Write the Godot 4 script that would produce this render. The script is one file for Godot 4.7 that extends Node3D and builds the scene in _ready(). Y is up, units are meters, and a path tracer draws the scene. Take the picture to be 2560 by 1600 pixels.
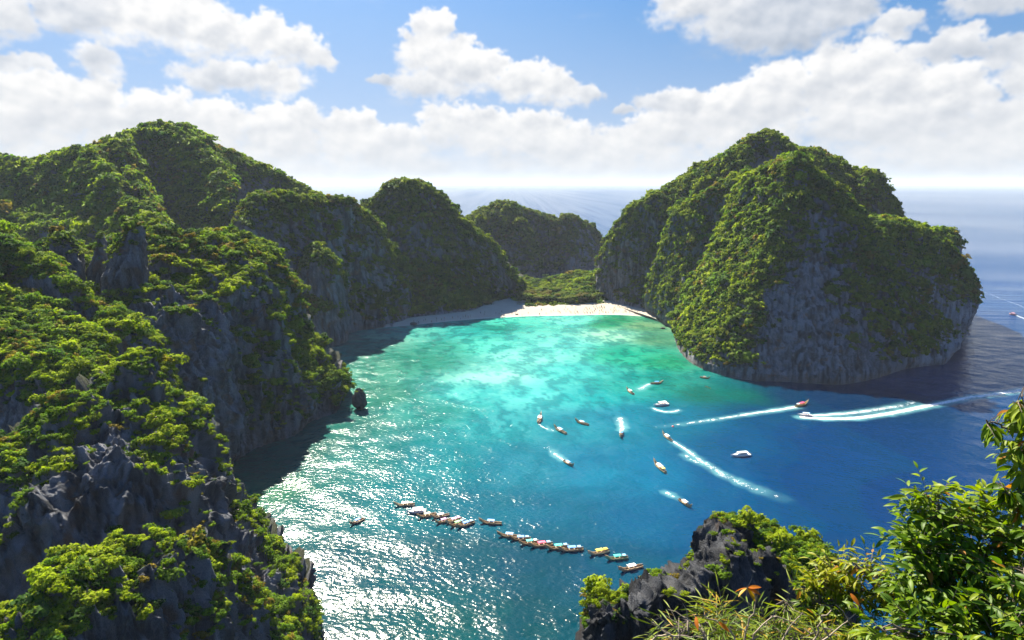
extends Node3D

const EYE := 140.0       # metres above the sea
const LENS := 1707.0     # focal length in pixels of a 2560 wide picture
const EXPOSURE := 4.0
const SUN_AZ := -21.0
const SUN_EL := 43.0

var cp := cos(deg_to_rad(11.4))
var sp := sin(deg_to_rad(11.4))
var rng := RandomNumberGenerator.new()
var taken := {}
var mats := {}
var n_rib := FastNoiseLite.new()
var n_mid := FastNoiseLite.new()
var n_fine := FastNoiseLite.new()
var n_veg := FastNoiseLite.new()
var n_tone := FastNoiseLite.new()
var n_streak := FastNoiseLite.new()
var n_crack := FastNoiseLite.new()
var crowns_far: Array[Mesh] = []
var crowns_near: Array[Mesh] = []
var crown_trunk: Mesh


# ---------- names and tags ----------
func numbered(called: String) -> String:
	var n: int = taken.get(called, 0)
	taken[called] = n + 1
	return called if n == 0 else "%s_%03d" % [called, n]


func tag(o: Node3D, label := "", category := "", group := "", kind := "") -> Node3D:
	if label: o.set_meta("label", label)
	if category: o.set_meta("category", category)
	if group: o.set_meta("group", group)
	if kind: o.set_meta("kind", kind)
	return o


func thing(called: String, label: String, category: String, where: Vector3, turn := 0.0, group := "") -> Node3D:
	var o := Node3D.new()
	o.name = numbered(called)
	o.position = where
	o.rotation.y = turn
	add_child(o)
	tag(o, label, category, group)
	return o


func part(called: String, m: Mesh, mat: Material, parent: Node = self) -> MeshInstance3D:
	var o := MeshInstance3D.new()
	o.name = numbered(called) if parent == self else called
	o.mesh = m
	if mat: o.material_override = mat
	parent.add_child(o, true)
	return o


# ---------- places: a direction of sight and a distance give a point of the world ----------
func ray(px: float, py: float) -> Vector3:
	var b := (800.0 - py) / LENS
	return Vector3((px - 1280.0) / LENS, -sp + b * cp, -(cp + b * sp))


func pt(px: float, py: float, d: float) -> Vector3:
	var r := ray(px, py)
	return Vector3(0, EYE, 0) + r * (d / -r.z)


func on_sea(px: float, py: float, y := 0.0) -> Vector3:
	var r := ray(px, py)
	return Vector3(0, EYE, 0) + r * ((EYE - y) / -r.y)


func spot(k: Array) -> Vector3:
	if k[1] < 0:
		return Vector3((k[0] - 1280.0) / LENS * k[2], -8.0, -k[2])
	if k[2] == 0:
		return on_sea(k[0], k[1])
	return pt(k[0], k[1], k[2])


func noise(s: int, freq: float, octaves := 3, fractal := FastNoiseLite.FRACTAL_FBM, kind := FastNoiseLite.TYPE_SIMPLEX_SMOOTH) -> FastNoiseLite:
	var n := FastNoiseLite.new()
	n.seed = s
	n.noise_type = kind
	n.frequency = freq
	n.fractal_type = fractal
	n.fractal_octaves = octaves
	return n


func noise_tex(n: FastNoiseLite, size: int, lo := Color.BLACK, hi := Color.WHITE) -> NoiseTexture2D:
	var t := NoiseTexture2D.new()
	t.width = size
	t.height = size
	t.seamless = true
	t.seamless_blend_skirt = 0.2
	t.generate_mipmaps = false
	t.noise = n
	var g := Gradient.new()
	g.set_color(0, lo)
	g.set_color(1, hi)
	t.color_ramp = g
	return t


func mat(key: String, c: Color, rough := 0.8, metal := 0.0) -> StandardMaterial3D:
	if not mats.has(key):
		var m := StandardMaterial3D.new()
		m.resource_name = key
		m.albedo_color = c.linear_to_srgb()
		m.roughness = rough
		m.metallic = metal
		mats[key] = m
	return mats[key]


# ---------- camera, sky, sun ----------
func camera_and_light() -> void:
	var cam := Camera3D.new()
	cam.name = "camera"
	cam.position = Vector3(0, EYE, 0)
	cam.rotation_degrees = Vector3(-11.4, 0, 0)
	cam.fov = rad_to_deg(2.0 * atan(800.0 / LENS))
	cam.near = 0.3
	cam.far = 40000.0
	add_child(cam)
	var e := Environment.new()
	e.background_mode = Environment.BG_SKY
	e.sky = Sky.new()
	var pan := PanoramaSkyMaterial.new()
	pan.panorama = ImageTexture.create_from_image(paint_sky())
	e.sky.sky_material = pan
	e.tonemap_mode = Environment.TONE_MAPPER_LINEAR
	e.tonemap_exposure = EXPOSURE
	e.sdfgi_enabled = true
	e.ssao_enabled = true
	e.ssil_enabled = true
	e.fog_enabled = true
	e.fog_density = 0.000042
	e.fog_light_color = Color(0.88, 0.93, 1.0)
	var w := WorldEnvironment.new()
	w.name = "world_environment"
	w.environment = e
	add_child(w)
	var sun := DirectionalLight3D.new()
	sun.name = "sun"
	sun.light_color = Color(1.0, 0.965, 0.88)
	sun.light_energy = 1.6
	sun.light_angular_distance = 0.5
	sun.shadow_enabled = true
	var az := deg_to_rad(SUN_AZ)
	var el := deg_to_rad(SUN_EL)
	var towards := Vector3(sin(az) * cos(el), sin(el), -cos(az) * cos(el))
	add_child(sun)
	sun.look_at_from_position(towards * 100.0, Vector3.ZERO)


# Clouds as heaps of puffs: [direction as picture x, y, half width, half height up, half height down, whiteness]
func cloud_list() -> Array:
	return [
		[300, 40, 130, 60, 55, 1.0], [420, 50, 140, 75, 60, 1.0], [540, 90, 120, 60, 55, 1.0], [660, 95, 60, 60, 50, 1.0], [730, 120, 75, 50, 45, 1.0], [790, 150, 45, 30, 20, 1.0], [180, 30, 90, 60, 40, 0.7],
		[10, 50, 60, 60, 45, 0.9], [20, 155, 80, 24, 20, 0.7], [250, 150, 45, 40, 50, 0.8], [560, 195, 110, 35, 32, 0.8], [690, 200, 85, 38, 40, 1.0],
		[60, 250, 130, 60, 170, 1.0], [120, 230, 85, 45, 170, 1.0], [250, 245, 60, 45, 160, 1.0], [400, 285, 80, 60, 150, 1.0], [520, 310, 110, 60, 150, 1.0], [330, 320, 140, 50, 120, 0.9],
		[690, 320, 90, 60, 140, 1.0], [740, 300, 80, 45, 140, 1.0], [860, 320, 95, 45, 130, 1.0], [930, 340, 60, 30, 110, 1.0], [1000, 360, 90, 50, 90, 0.9], [1110, 300, 70, 45, 90, 1.0],
		[1080, 80, 55, 55, 60, 1.0], [1110, 55, 35, 28, 40, 1.0], [1040, 130, 55, 55, 55, 1.0], [1120, 150, 90, 70, 60, 1.0], [1190, 180, 90, 60, 50, 1.0], [1080, 210, 110, 40, 35, 0.85],
		[1340, 200, 95, 48, 50, 1.0], [1290, 215, 70, 40, 40, 1.0], [1400, 230, 70, 40, 36, 0.95], [1470, 235, 40, 25, 22, 0.8], [960, 205, 40, 18, 16, 0.6],
		[1210, 310, 110, 40, 110, 1.0], [1330, 320, 110, 45, 110, 1.0], [1420, 370, 100, 60, 80, 0.95], [1540, 380, 90, 70, 70, 0.95], [1640, 330, 90, 55, 110, 1.0],
		[1720, 265, 70, 40, 150, 1.0], [1790, 270, 75, 38, 150, 1.0], [1860, 250, 60, 50, 160, 1.0], [1950, 215, 85, 60, 180, 1.0], [2080, 200, 85, 90, 180, 1.0], [2180, 190, 95, 85, 180, 1.0], [2250, 170, 50, 55, 160, 1.0],
		[2330, 215, 90, 55, 130, 1.0], [2420, 215, 55, 50, 80, 1.0], [2250, 290, 200, 50, 120, 0.9], [2480, 300, 90, 45, 120, 0.95], [2560, 300, 80, 60, 120, 0.95], [2400, 380, 160, 60, 70, 0.9],
		[1650, 260, 70, 32, 26, 0.75], [1560, 275, 30, 14, 12, 0.6],
		[1740, 10, 110, 60, 50, 1.0], [1860, 40, 150, 80, 60, 0.75], [2000, 30, 150, 70, 75, 0.55], [1930, 95, 130, 40, 40, 0.6], [2110, 30, 80, 50, 40, 0.8],
		[2240, 65, 50, 35, 26, 0.85], [2390, 100, 60, 32, 40, 0.85], [2340, 130, 60, 22, 22, 0.7], [2430, 120, 45, 20, 20, 0.8], [2500, 10, 100, 26, 22, 0.7], [2540, 125, 70, 34, 40, 0.75], [2570, 180, 50, 60, 60, 0.95],
	]


func sky_colour(az: float, el: float, sun_dir: Vector3) -> Vector3:
	var dir := Vector3(sin(az) * cos(el), sin(el), -cos(az) * cos(el))
	var h := clampf(el / deg_to_rad(16.0), 0.0, 1.0)
	var z := clampf((el - deg_to_rad(12.0)) / deg_to_rad(70.0), 0.0, 1.0)
	var c := Vector3(0.74, 0.83, 0.92).lerp(Vector3(0.050, 0.31, 0.76), pow(h, 0.62))
	c = c.lerp(Vector3(0.075, 0.30, 0.88), pow(z, 0.7))
	var s := maxf(dir.dot(sun_dir), 0.0)
	c += Vector3(0.85, 0.88, 0.90) * (pow(s, 7.0) * 0.75)
	c = c * (1.0 - 0.28 * (1.0 - s) * h)
	return c


func paint_sky() -> Image:
	var w := 4096
	var hgt := 2048
	var billow := noise(5, 1.0, 5, FastNoiseLite.FRACTAL_FBM, FastNoiseLite.TYPE_CELLULAR)
	billow.cellular_return_type = FastNoiseLite.RETURN_DISTANCE
	var soft := noise(6, 1.0, 5)
	var s_az := deg_to_rad(SUN_AZ)
	var s_el := deg_to_rad(SUN_EL)
	var sun_dir := Vector3(sin(s_az) * cos(s_el), sin(s_el), -cos(s_az) * cos(s_el))
	# the whole sky, coarse
	var cw := 512
	var ch := 256
	var coarse := Image.create(cw, ch, false, Image.FORMAT_RGBAF)
	for j in ch:
		var el := PI / 2 - (j + 0.5) / ch * PI
		for i in cw:
			if el < -0.02:
				coarse.set_pixel(i, j, Color(0.08, 0.16, 0.26))
				continue
			var az := ((i + 0.5) / cw - 0.5) * TAU + PI
			var c := sky_colour(az, maxf(el, 0.0), sun_dir)
			var q := Vector3(sin(az) * cos(el), sin(el) * 2.6, -cos(az) * cos(el))
			var d: float = soft.get_noise_3dv(q * 2.4) + 0.5 * soft.get_noise_3dv(q * 7.0 + Vector3(9, 3, 1))
			d += 0.34 * (1.0 - smoothstep(0.06, 0.20, el)) - 0.38 * smoothstep(0.3, 0.9, el) - 0.17
			var a := smoothstep(-0.02, 0.22, d)
			var b := 0.80 + 0.25 * soft.get_noise_3dv(q * 5.0 + Vector3(0.3, 0.5, 0))
			c = c.lerp(Vector3(0.93, 0.95, 0.99) * b, a * 0.92)
			coarse.set_pixel(i, j, Color(c.x, c.y, c.z) / EXPOSURE)
	coarse.resize(w, hgt, Image.INTERPOLATE_CUBIC)
	# the part that the picture looks at, fine, with its own heaps of cloud
	var puffs := []
	for p in cloud_list():
		var r := ray(p[0], p[1])
		var k := 180.0 / PI
		puffs.append([atan2(r.x, -r.z) * k, atan2(r.y, Vector2(r.x, r.z).length()) * k, p[2] / 29.8, p[3] / 29.8, p[4] / 29.8, p[5]])
	var rows := int(19.0 / 180.0 * hgt)
	var half := int(46.0 / 360.0 * w)
	for j in rows + 3:
		var el_d := 90.0 - (hgt / 2 - rows + j + 0.5) / hgt * 180.0
		var near_row := []
		for p in puffs:
			if el_d < p[1] + p[3] * 1.7 and el_d > p[1] - p[4] * 1.7:
				near_row.append(p)
		for i in half * 2:
			var az_d := ((i + 0.5) / w) * 360.0 - half * 360.0 / w
			var x := posmod(i - half, w)
			var c := sky_colour(deg_to_rad(az_d), deg_to_rad(maxf(el_d, 0.0)), sun_dir)
			var wx: float = soft.get_noise_2d(az_d * 0.45, el_d * 0.45 + 40.0) * 0.9
			var wy: float = soft.get_noise_2d(az_d * 0.45 + 70.0, el_d * 0.45) * 0.6
			var dens := -1.0
			var white := 0.0
			var total := 0.0001
			var low := 0.0
			for p in near_row:
				var dx: float = (az_d + wx - p[0]) / p[2]
				if absf(dx) > 1.6:
					continue
				var dy: float = el_d + wy - p[1]
				dy = dy / p[3] if dy > 0 else dy / p[4]
				var f: float = 1.0 - (dx * dx + dy * dy)
				if f > -1.2:
					var g: float = exp(f * 2.2)
					total += g
					white += g * p[5]
					low += g * dy
					dens = maxf(dens, f) + 0.12 * maxf(f, 0.0) * maxf(minf(dens, 1.0), 0.0)
			var n0: float = billow.get_noise_2d(az_d * 0.30, el_d * 0.40)
			var n1: float = billow.get_noise_2d((az_d - 0.40) * 0.30, (el_d + 0.55) * 0.40)
			var fine: float = soft.get_noise_2d(az_d * 1.6, el_d * 2.0)
			var wisp: float = soft.get_noise_2d(az_d * 0.5 + 30.0, el_d * 1.1 - 20.0)
			var d := dens - 0.05 - 0.55 * (n0 + 0.55) + 0.26 * fine + 0.42 * wisp
			var veil: float = soft.get_noise_2d(az_d * 0.16, el_d * 0.5 + 11.0)
			d = maxf(d, -0.50 + 0.98 * (1.0 - smoothstep(1.0, 4.6, el_d)) + 0.5 * veil)
			if total > 0.01:
				white /= total
				low /= total
			else:
				white = 0.85
				low = 0.0
			var under := clampf(0.5 - low * 0.9, 0.0, 1.0)
			var a := smoothstep(lerpf(-0.16, -0.45, under), lerpf(0.34, 0.95, under), d + 0.10 * under)
			var edge := 1.0 - smoothstep(0.0, 0.9, d)
			var b := 0.77 + 0.12 * white + 0.46 * clampf(n1 - n0, -0.35, 0.35) + 0.10 * clampf(low, -1.0, 1.0) + 0.06 * edge
			b *= lerpf(0.72, 1.0, white)
			b = lerpf(b, 0.86, 0.55 * (1.0 - smoothstep(1.0, 7.0, el_d)))
			var s := maxf(Vector3(sin(deg_to_rad(az_d)), tan(deg_to_rad(el_d)), -cos(deg_to_rad(az_d))).normalized().dot(sun_dir), 0.0)
			b += 0.16 * pow(s, 7.0)
			var tint := Vector3(0.80, 0.88, 1.0).lerp(Vector3(1.0, 0.995, 0.985), clampf((b - 0.6) * 2.6, 0.0, 1.0))
			c = c.lerp(tint * clampf(b, 0.3, 1.06), a * lerpf(0.75, 0.97, white))
			var out := Color(c.x, c.y, c.z) / EXPOSURE
			var keep := smoothstep(0.0, 5.0, 46.0 - absf(az_d)) * smoothstep(0.0, 3.5, 19.0 - el_d)
			if keep < 1.0:
				out = coarse.get_pixel(x, hgt / 2 - rows + j).lerp(out, keep)
			coarse.set_pixel(x, hgt / 2 - rows + j, out)
	return coarse


# ---------- leaf clumps ----------
func crown_mesh(s: int, leaves: int, leaf: float, core: float) -> Mesh:
	rng.seed = s
	var lump := noise(s, 1.3, 2)
	var vs := PackedVector3Array()
	var ns := PackedVector3Array()
	var cs := PackedColorArray()
	var subs := []
	for k in 6:
		subs.append([Vector3(rng.randfn() * 0.42, rng.randf_range(-0.05, 0.40), rng.randfn() * 0.42), rng.randf_range(0.42, 0.68)])
	for k in leaves:
		var d := Vector3(rng.randfn(), rng.randfn(), rng.randfn()).normalized()
		d.y = absf(d.y) if d.y < -0.35 else d.y
		var r: float = (0.80 + 0.42 * lump.get_noise_3dv(d * 1.3)) * rng.randf_range(0.78, 1.04)
		var sub: Array = subs[k % 6]
		var c: Vector3 = sub[0] + d * r * sub[1]
		c.y = c.y * 0.85 + 0.30
		var n := (d * 0.7 + Vector3(rng.randfn(), rng.randfn(), rng.randfn()) * 0.42 + Vector3(0, 0.35, 0)).normalized()
		var t := n.cross(Vector3(rng.randfn(), rng.randfn(), rng.randfn())).normalized()
		var b := n.cross(t)
		var l := leaf * rng.randf_range(0.7, 1.35)
		var wd := l * rng.randf_range(0.45, 0.75)
		var p0 := c - t * l
		var p1 := c + b * wd + n * l * 0.12
		var p2 := c + t * l - n * l * 0.25
		var p3 := c - b * wd + n * l * 0.12
		vs.append_array([p0, p1, p2, p0, p2, p3])
		var tone := rng.randf_range(0.7, 1.3)
		var col := Color(tone * rng.randf_range(0.9, 1.12), tone, tone * rng.randf_range(0.8, 1.1))
		var nn := (n + d * 0.55).normalized()
		for q in 6:
			ns.append(nn)
			cs.append(col)
	if core > 0.0:
		var sm := SphereMesh.new()
		sm.radial_segments = 7
		sm.rings = 4
		var a := sm.get_mesh_arrays()
		for i in a[Mesh.ARRAY_INDEX]:
			var v: Vector3 = a[Mesh.ARRAY_VERTEX][i] * 2.0
			vs.append(v * core * (1.0 + 0.5 * lump.get_noise_3dv(v * 1.5)) + Vector3(0, 0.3, 0))
			ns.append(v.normalized())
			cs.append(Color(0.95, 0.95, 0.95))
	var arr := []
	arr.resize(Mesh.ARRAY_MAX)
	arr[Mesh.ARRAY_VERTEX] = vs
	arr[Mesh.ARRAY_NORMAL] = ns
	arr[Mesh.ARRAY_COLOR] = cs
	var m := ArrayMesh.new()
	m.add_surface_from_arrays(Mesh.PRIMITIVE_TRIANGLES, arr)
	return m


func leaf_mat(key: String, c: Color, glow := 0.5) -> StandardMaterial3D:
	if not mats.has(key):
		var m := StandardMaterial3D.new()
		m.resource_name = key
		m.albedo_color = c.linear_to_srgb()
		m.vertex_color_use_as_albedo = true
		m.roughness = 0.75
		m.metallic_specular = 0.16
		m.cull_mode = BaseMaterial3D.CULL_DISABLED
		m.backlight_enabled = true
		m.backlight = Color(0.82 * glow, 0.92 * glow, 0.30 * glow).linear_to_srgb()
		mats[key] = m
	return mats[key]


func rock_mat(key: String, fine: bool) -> StandardMaterial3D:
	if not mats.has(key):
		var m := StandardMaterial3D.new()
		m.resource_name = key
		m.vertex_color_use_as_albedo = true
		m.roughness = 0.9
		m.metallic_specular = 0.25
		m.uv1_triplanar = true
		m.uv1_world_triplanar = true
		m.uv1_scale = Vector3(0.085, 0.03, 0.085) * (2.6 if fine else 1.0)
		m.albedo_texture = noise_tex(noise(31, 0.02, 5), 1024, Color(0.60, 0.60, 0.62), Color(1, 1, 1))
		m.heightmap_enabled = true
		m.heightmap_texture = noise_tex(noise(32, 0.025, 5, FastNoiseLite.FRACTAL_RIDGED), 1024)
		m.heightmap_scale = 80.0 if fine else 160.0
		mats[key] = m
	return mats[key]


func leaf_tone(p: Vector3, pick: float, bright: float) -> Color:
	var n: float = n_tone.get_noise_3dv(p * 0.6)
	var zone: float = n_tone.get_noise_3dv(p * 0.35 + Vector3(0, 90, 0))
	var c := Color(0.066, 0.118, 0.010)
	pick += zone * 0.45
	if pick < 0.34 + n * 0.4:
		c = Color(0.158, 0.198, 0.007)
	elif pick < 0.62 + n * 0.3:
		c = Color(0.098, 0.150, 0.009)
	elif pick > 0.985:
		c = Color(0.140, 0.105, 0.016)
	elif pick > 0.80:
		c = Color(0.030, 0.066, 0.011)
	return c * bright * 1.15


# ---------- a rock mass: a net of knots from its crest down to its foot, closed behind and at both ends ----------
# o: thick, amp (m of fluting), mid, fine, crown (m), dense, bright, notch, singles (how many shrubs stand alone), zone (words)
func hill(called: String, label: String, rows: Array, vegs: Array, nu: int, nvs: Array, o: Dictionary) -> void:
	var thick: float = o.get("thick", 60.0)
	var rcount := rows.size()
	var ccount: int = rows[0].size()
	var K := []
	var V := []
	var steep: float = o.get("steep", 1.0)
	if steep != 1.0:
		var moved := []
		for r in rcount:
			var line := []
			for c in ccount:
				var foot_d: float = -spot(rows[rcount - 1][c]).z
				var k: Array = rows[r][c]
				line.append([k[0], k[1], foot_d + (k[2] - foot_d) * steep] if k[1] >= 0 and k[2] > 0 else k)
			moved.append(line)
		rows = moved
	for r in rcount:
		var w := PackedVector3Array()
		var vv := PackedFloat32Array()
		for c in ccount:
			w.append(spot(rows[r][c]))
			vv.append(float(vegs[r].substr(c, 1)) / 9.0)
		for at in [0, w.size()]:
			var e := w[0] if at == 0 else w[w.size() - 1]
			var away := Vector3(e.x, 0, e.z).normalized() * thick * 0.7
			var side := (w[0] - w[1] if at == 0 else w[w.size() - 1] - w[w.size() - 2])
			side.y = 0
			e += away + side.normalized() * thick * 0.06
			e.y = e.y * 0.8 if e.y > 0 else e.y
			if at == 0:
				w.insert(0, e)
				vv.insert(0, vv[0])
			else:
				w.append(e)
				vv.append(vv[vv.size() - 1])
		K.append(w)
		V.append(vv)
	var b1 := PackedVector3Array()
	var b0 := PackedVector3Array()
	var foot := PackedVector3Array()
	for p: Vector3 in K[0]:
		var away := Vector3(p.x, 0, p.z).normalized()
		b1.append(Vector3(p.x, p.y * 0.86, p.z) + away * thick * 0.45)
		b0.append(Vector3(p.x, -8, p.z) + away * thick)
	for p: Vector3 in K[rcount - 1]:
		foot.append(Vector3(p.x, minf(p.y, 0.0) - 9.0, p.z) + Vector3(p.x, 0, p.z).normalized() * 2.0)
	K.insert(0, b1)
	K.insert(0, b0)
	K.append(foot)
	V.insert(0, V[0])
	V.insert(0, V[0])
	V.append(V[V.size() - 1])
	# samples along the columns and the rows
	var cu := []
	var each := maxi(2, int(nu / float(ccount - 1)))
	for c in ccount + 1:
		var n := 4 if c == 0 or c == ccount else each
		for k in n:
			cu.append([c, k / float(n)])
	cu.append([ccount, 1.0])
	var rv := []
	var counts := [4, 6] + nvs + [2]
	for r in counts.size():
		for k in counts[r]:
			rv.append([r, k / float(counts[r])])
	rv.append([counts.size() - 1, 1.0])
	var ridge_row: int = counts[0] + counts[1]
	var NU := cu.size()
	var NV := rv.size()
	var R := K.size()
	var rowpts := []
	var rowveg := []
	for r in R:
		var w: PackedVector3Array = K[r]
		var vv: PackedFloat32Array = V[r]
		var op := PackedVector3Array()
		var ov := PackedFloat32Array()
		op.resize(NU)
		ov.resize(NU)
		var last := w.size() - 1
		for i in NU:
			var c: int = cu[i][0]
			var t: float = cu[i][1]
			op[i] = w[c].cubic_interpolate(w[c + 1], w[maxi(c - 1, 0)], w[mini(c + 2, last)], t)
			ov[i] = lerpf(vv[c], vv[c + 1], t)
		rowpts.append(op)
		rowveg.append(ov)
	var P := PackedVector3Array()
	var veg := PackedFloat32Array()
	P.resize(NU * NV)
	veg.resize(NU * NV)
	for j in NV:
		var r: int = rv[j][0]
		var t: float = rv[j][1]
		var A: PackedVector3Array = rowpts[maxi(r - 1, 0)]
		var B: PackedVector3Array = rowpts[r]
		var C: PackedVector3Array = rowpts[r + 1]
		var D: PackedVector3Array = rowpts[mini(r + 2, R - 1)]
		var v0: PackedFloat32Array = rowveg[r]
		var v1: PackedFloat32Array = rowveg[r + 1]
		for i in NU:
			P[j * NU + i] = B[i].cubic_interpolate(C[i], A[i], D[i], t)
			veg[j * NU + i] = lerpf(v0[i], v1[i], t)
	var N := net_normals(P, NU, NV)
	var amp: float = o.get("amp", 4.0)
	var mid: float = o.get("mid", 1.3)
	var fine: float = o.get("fine", 0.0)
	var notch: float = o.get("notch", 1.6)
	var spike: float = o.get("spike", 0.0)
	var big: float = o.get("big", 0.0)
	var flute: float = o.get("flute", 1.8)
	var bare: float = o.get("bare_below", 7.0)
	var rib_scale: float = o.get("rib_scale", 1.0)
	for k in NU * NV:
		var p := P[k]
		var q := Vector3(p.x, p.y * 0.32, p.z)
		var f := smoothstep(-2.0, 14.0, p.y)
		var d: float = amp * f * (n_rib.get_noise_3dv(q * rib_scale) - 0.30) + mid * (0.35 + 0.65 * f) * (n_mid.get_noise_3dv(Vector3(p.x, p.y * 0.5, p.z)) - 0.25)
		d += flute * f * n_streak.get_noise_3dv(Vector3(p.x, p.y * 0.10, p.z))
		if big > 0.0:
			d += big * f * (n_rib.get_noise_3dv(Vector3(p.x, p.y * 0.15, p.z) * 0.42 + Vector3(7, 3, 90)) - 0.3)
		if fine > 0.0:
			d += fine * n_fine.get_noise_3dv(Vector3(p.x, p.y * 0.45, p.z)) + fine * 0.4 * n_fine.get_noise_3dv(Vector3(p.x, p.y * 0.5, p.z) * 2.9)
		if p.y < 4.5 and p.y > -4.0:
			d -= notch * (1.0 - absf(p.y - 0.5) / 5.0)
		var n := N[k]
		if spike > 0.0 and p.y > 6.0:
			p.y += spike * (n_mid.get_noise_3dv(Vector3(p.x * 0.75, 50.0, p.z * 0.75)) - 0.15) * f
		P[k] = p + (n * d if n.y < 0.75 else Vector3(n.x, n.y * 0.7, n.z) * d)
	N = net_normals(P, NU, NV)
	# cover of plants and tones of rock
	var cover := PackedFloat32Array()
	cover.resize(NU * NV)
	var cols := PackedColorArray()
	cols.resize(NU * NV)
	var pale: float = o.get("pale", 1.0)
	var glade: Variant = o.get("pale_at", null)
	for k in NU * NV:
		var p := P[k]
		var vn: float = n_veg.get_noise_3dv(p) * 0.62 + n_tone.get_noise_3dv(Vector3(p.x, p.y * 0.6, p.z) * 3.0) * 0.5
		var c: float = veg[k] * 2.1 - 1.42 + (N[k].y - 0.45) * 2.1 + vn * 0.85 + o.get("veg_shift", 0.0)
		if p.y < bare:
			c -= (bare - p.y) * 0.25
		c = smoothstep(-0.16, 0.16, c)
		cover[k] = c
		var st: float = n_streak.get_noise_3dv(Vector3(p.x, p.y * 0.10, p.z))
		var tn: float = n_tone.get_noise_3dv(p)
		var g := clampf(0.34 + 0.42 * st + 0.20 * tn, 0.13, 0.48) * pale
		if n_crack.get_noise_3dv(Vector3(p.x, p.y * 0.09, p.z)) > 0.62:
			g *= 0.55
		if glade != null:
			g *= 1.0 + 0.9 * smoothstep(glade[1], glade[1] * 0.4, (p - glade[0]).length())
		var rock := Color(g * 0.94, g * 0.98, g * 1.10)
		if st > 0.22:
			rock = rock.lerp(Color(0.50, 0.49, 0.50) * pale, clampf((st - 0.22) * 2.2, 0.0, 0.7))
		var warm: float = n_tone.get_noise_3dv(p * 1.7 + Vector3(300, 0, 50))
		if warm > 0.22 and N[k].y < 0.35:
			rock = rock.lerp(Color(0.36, 0.20, 0.11), clampf((warm - 0.22) * 2.4, 0.0, 0.6) * o.get("warm", 1.0))
		if p.y < 5.0:
			rock = rock.lerp(Color(0.25, 0.205, 0.18), 0.5 * (1.0 - p.y / 5.0) if p.y > 0.0 else 0.5)
		cols[k] = rock.lerp(Color(0.050, 0.062, 0.018), c * 0.9)
	var o_mesh := part(called, net_mesh(P, N, cols, NU, NV), rock_mat("cliff_rock_near" if o.get("near", false) else "cliff_rock", o.get("near", false)))
	tag(o_mesh, label, "", "", "structure")
	scatter(P, N, cover, NU, NV, maxi(ridge_row - 3, 0), o)


func net_normals(P: PackedVector3Array, NU: int, NV: int) -> PackedVector3Array:
	var N := PackedVector3Array()
	N.resize(NU * NV)
	for j in NV:
		var ja := maxi(j - 1, 0) * NU
		var jb := mini(j + 1, NV - 1) * NU
		for i in NU:
			var du := P[j * NU + mini(i + 1, NU - 1)] - P[j * NU + maxi(i - 1, 0)]
			var dv := P[jb + i] - P[ja + i]
			N[j * NU + i] = dv.cross(du).normalized()
	return N


func net_mesh(P: PackedVector3Array, N: PackedVector3Array, C: PackedColorArray, NU: int, NV: int) -> ArrayMesh:
	var idx := PackedInt32Array()
	idx.resize((NU - 1) * (NV - 1) * 6)
	var k := 0
	for j in NV - 1:
		for i in NU - 1:
			var a := j * NU + i
			idx[k] = a
			idx[k + 1] = a + 1
			idx[k + 2] = a + NU + 1
			idx[k + 3] = a
			idx[k + 4] = a + NU + 1
			idx[k + 5] = a + NU
			k += 6
	var arr := []
	arr.resize(Mesh.ARRAY_MAX)
	arr[Mesh.ARRAY_VERTEX] = P
	arr[Mesh.ARRAY_NORMAL] = N
	if C.size():
		arr[Mesh.ARRAY_COLOR] = C
	arr[Mesh.ARRAY_INDEX] = idx
	var m := ArrayMesh.new()
	m.add_surface_from_arrays(Mesh.PRIMITIVE_TRIANGLES, arr)
	return m


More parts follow.
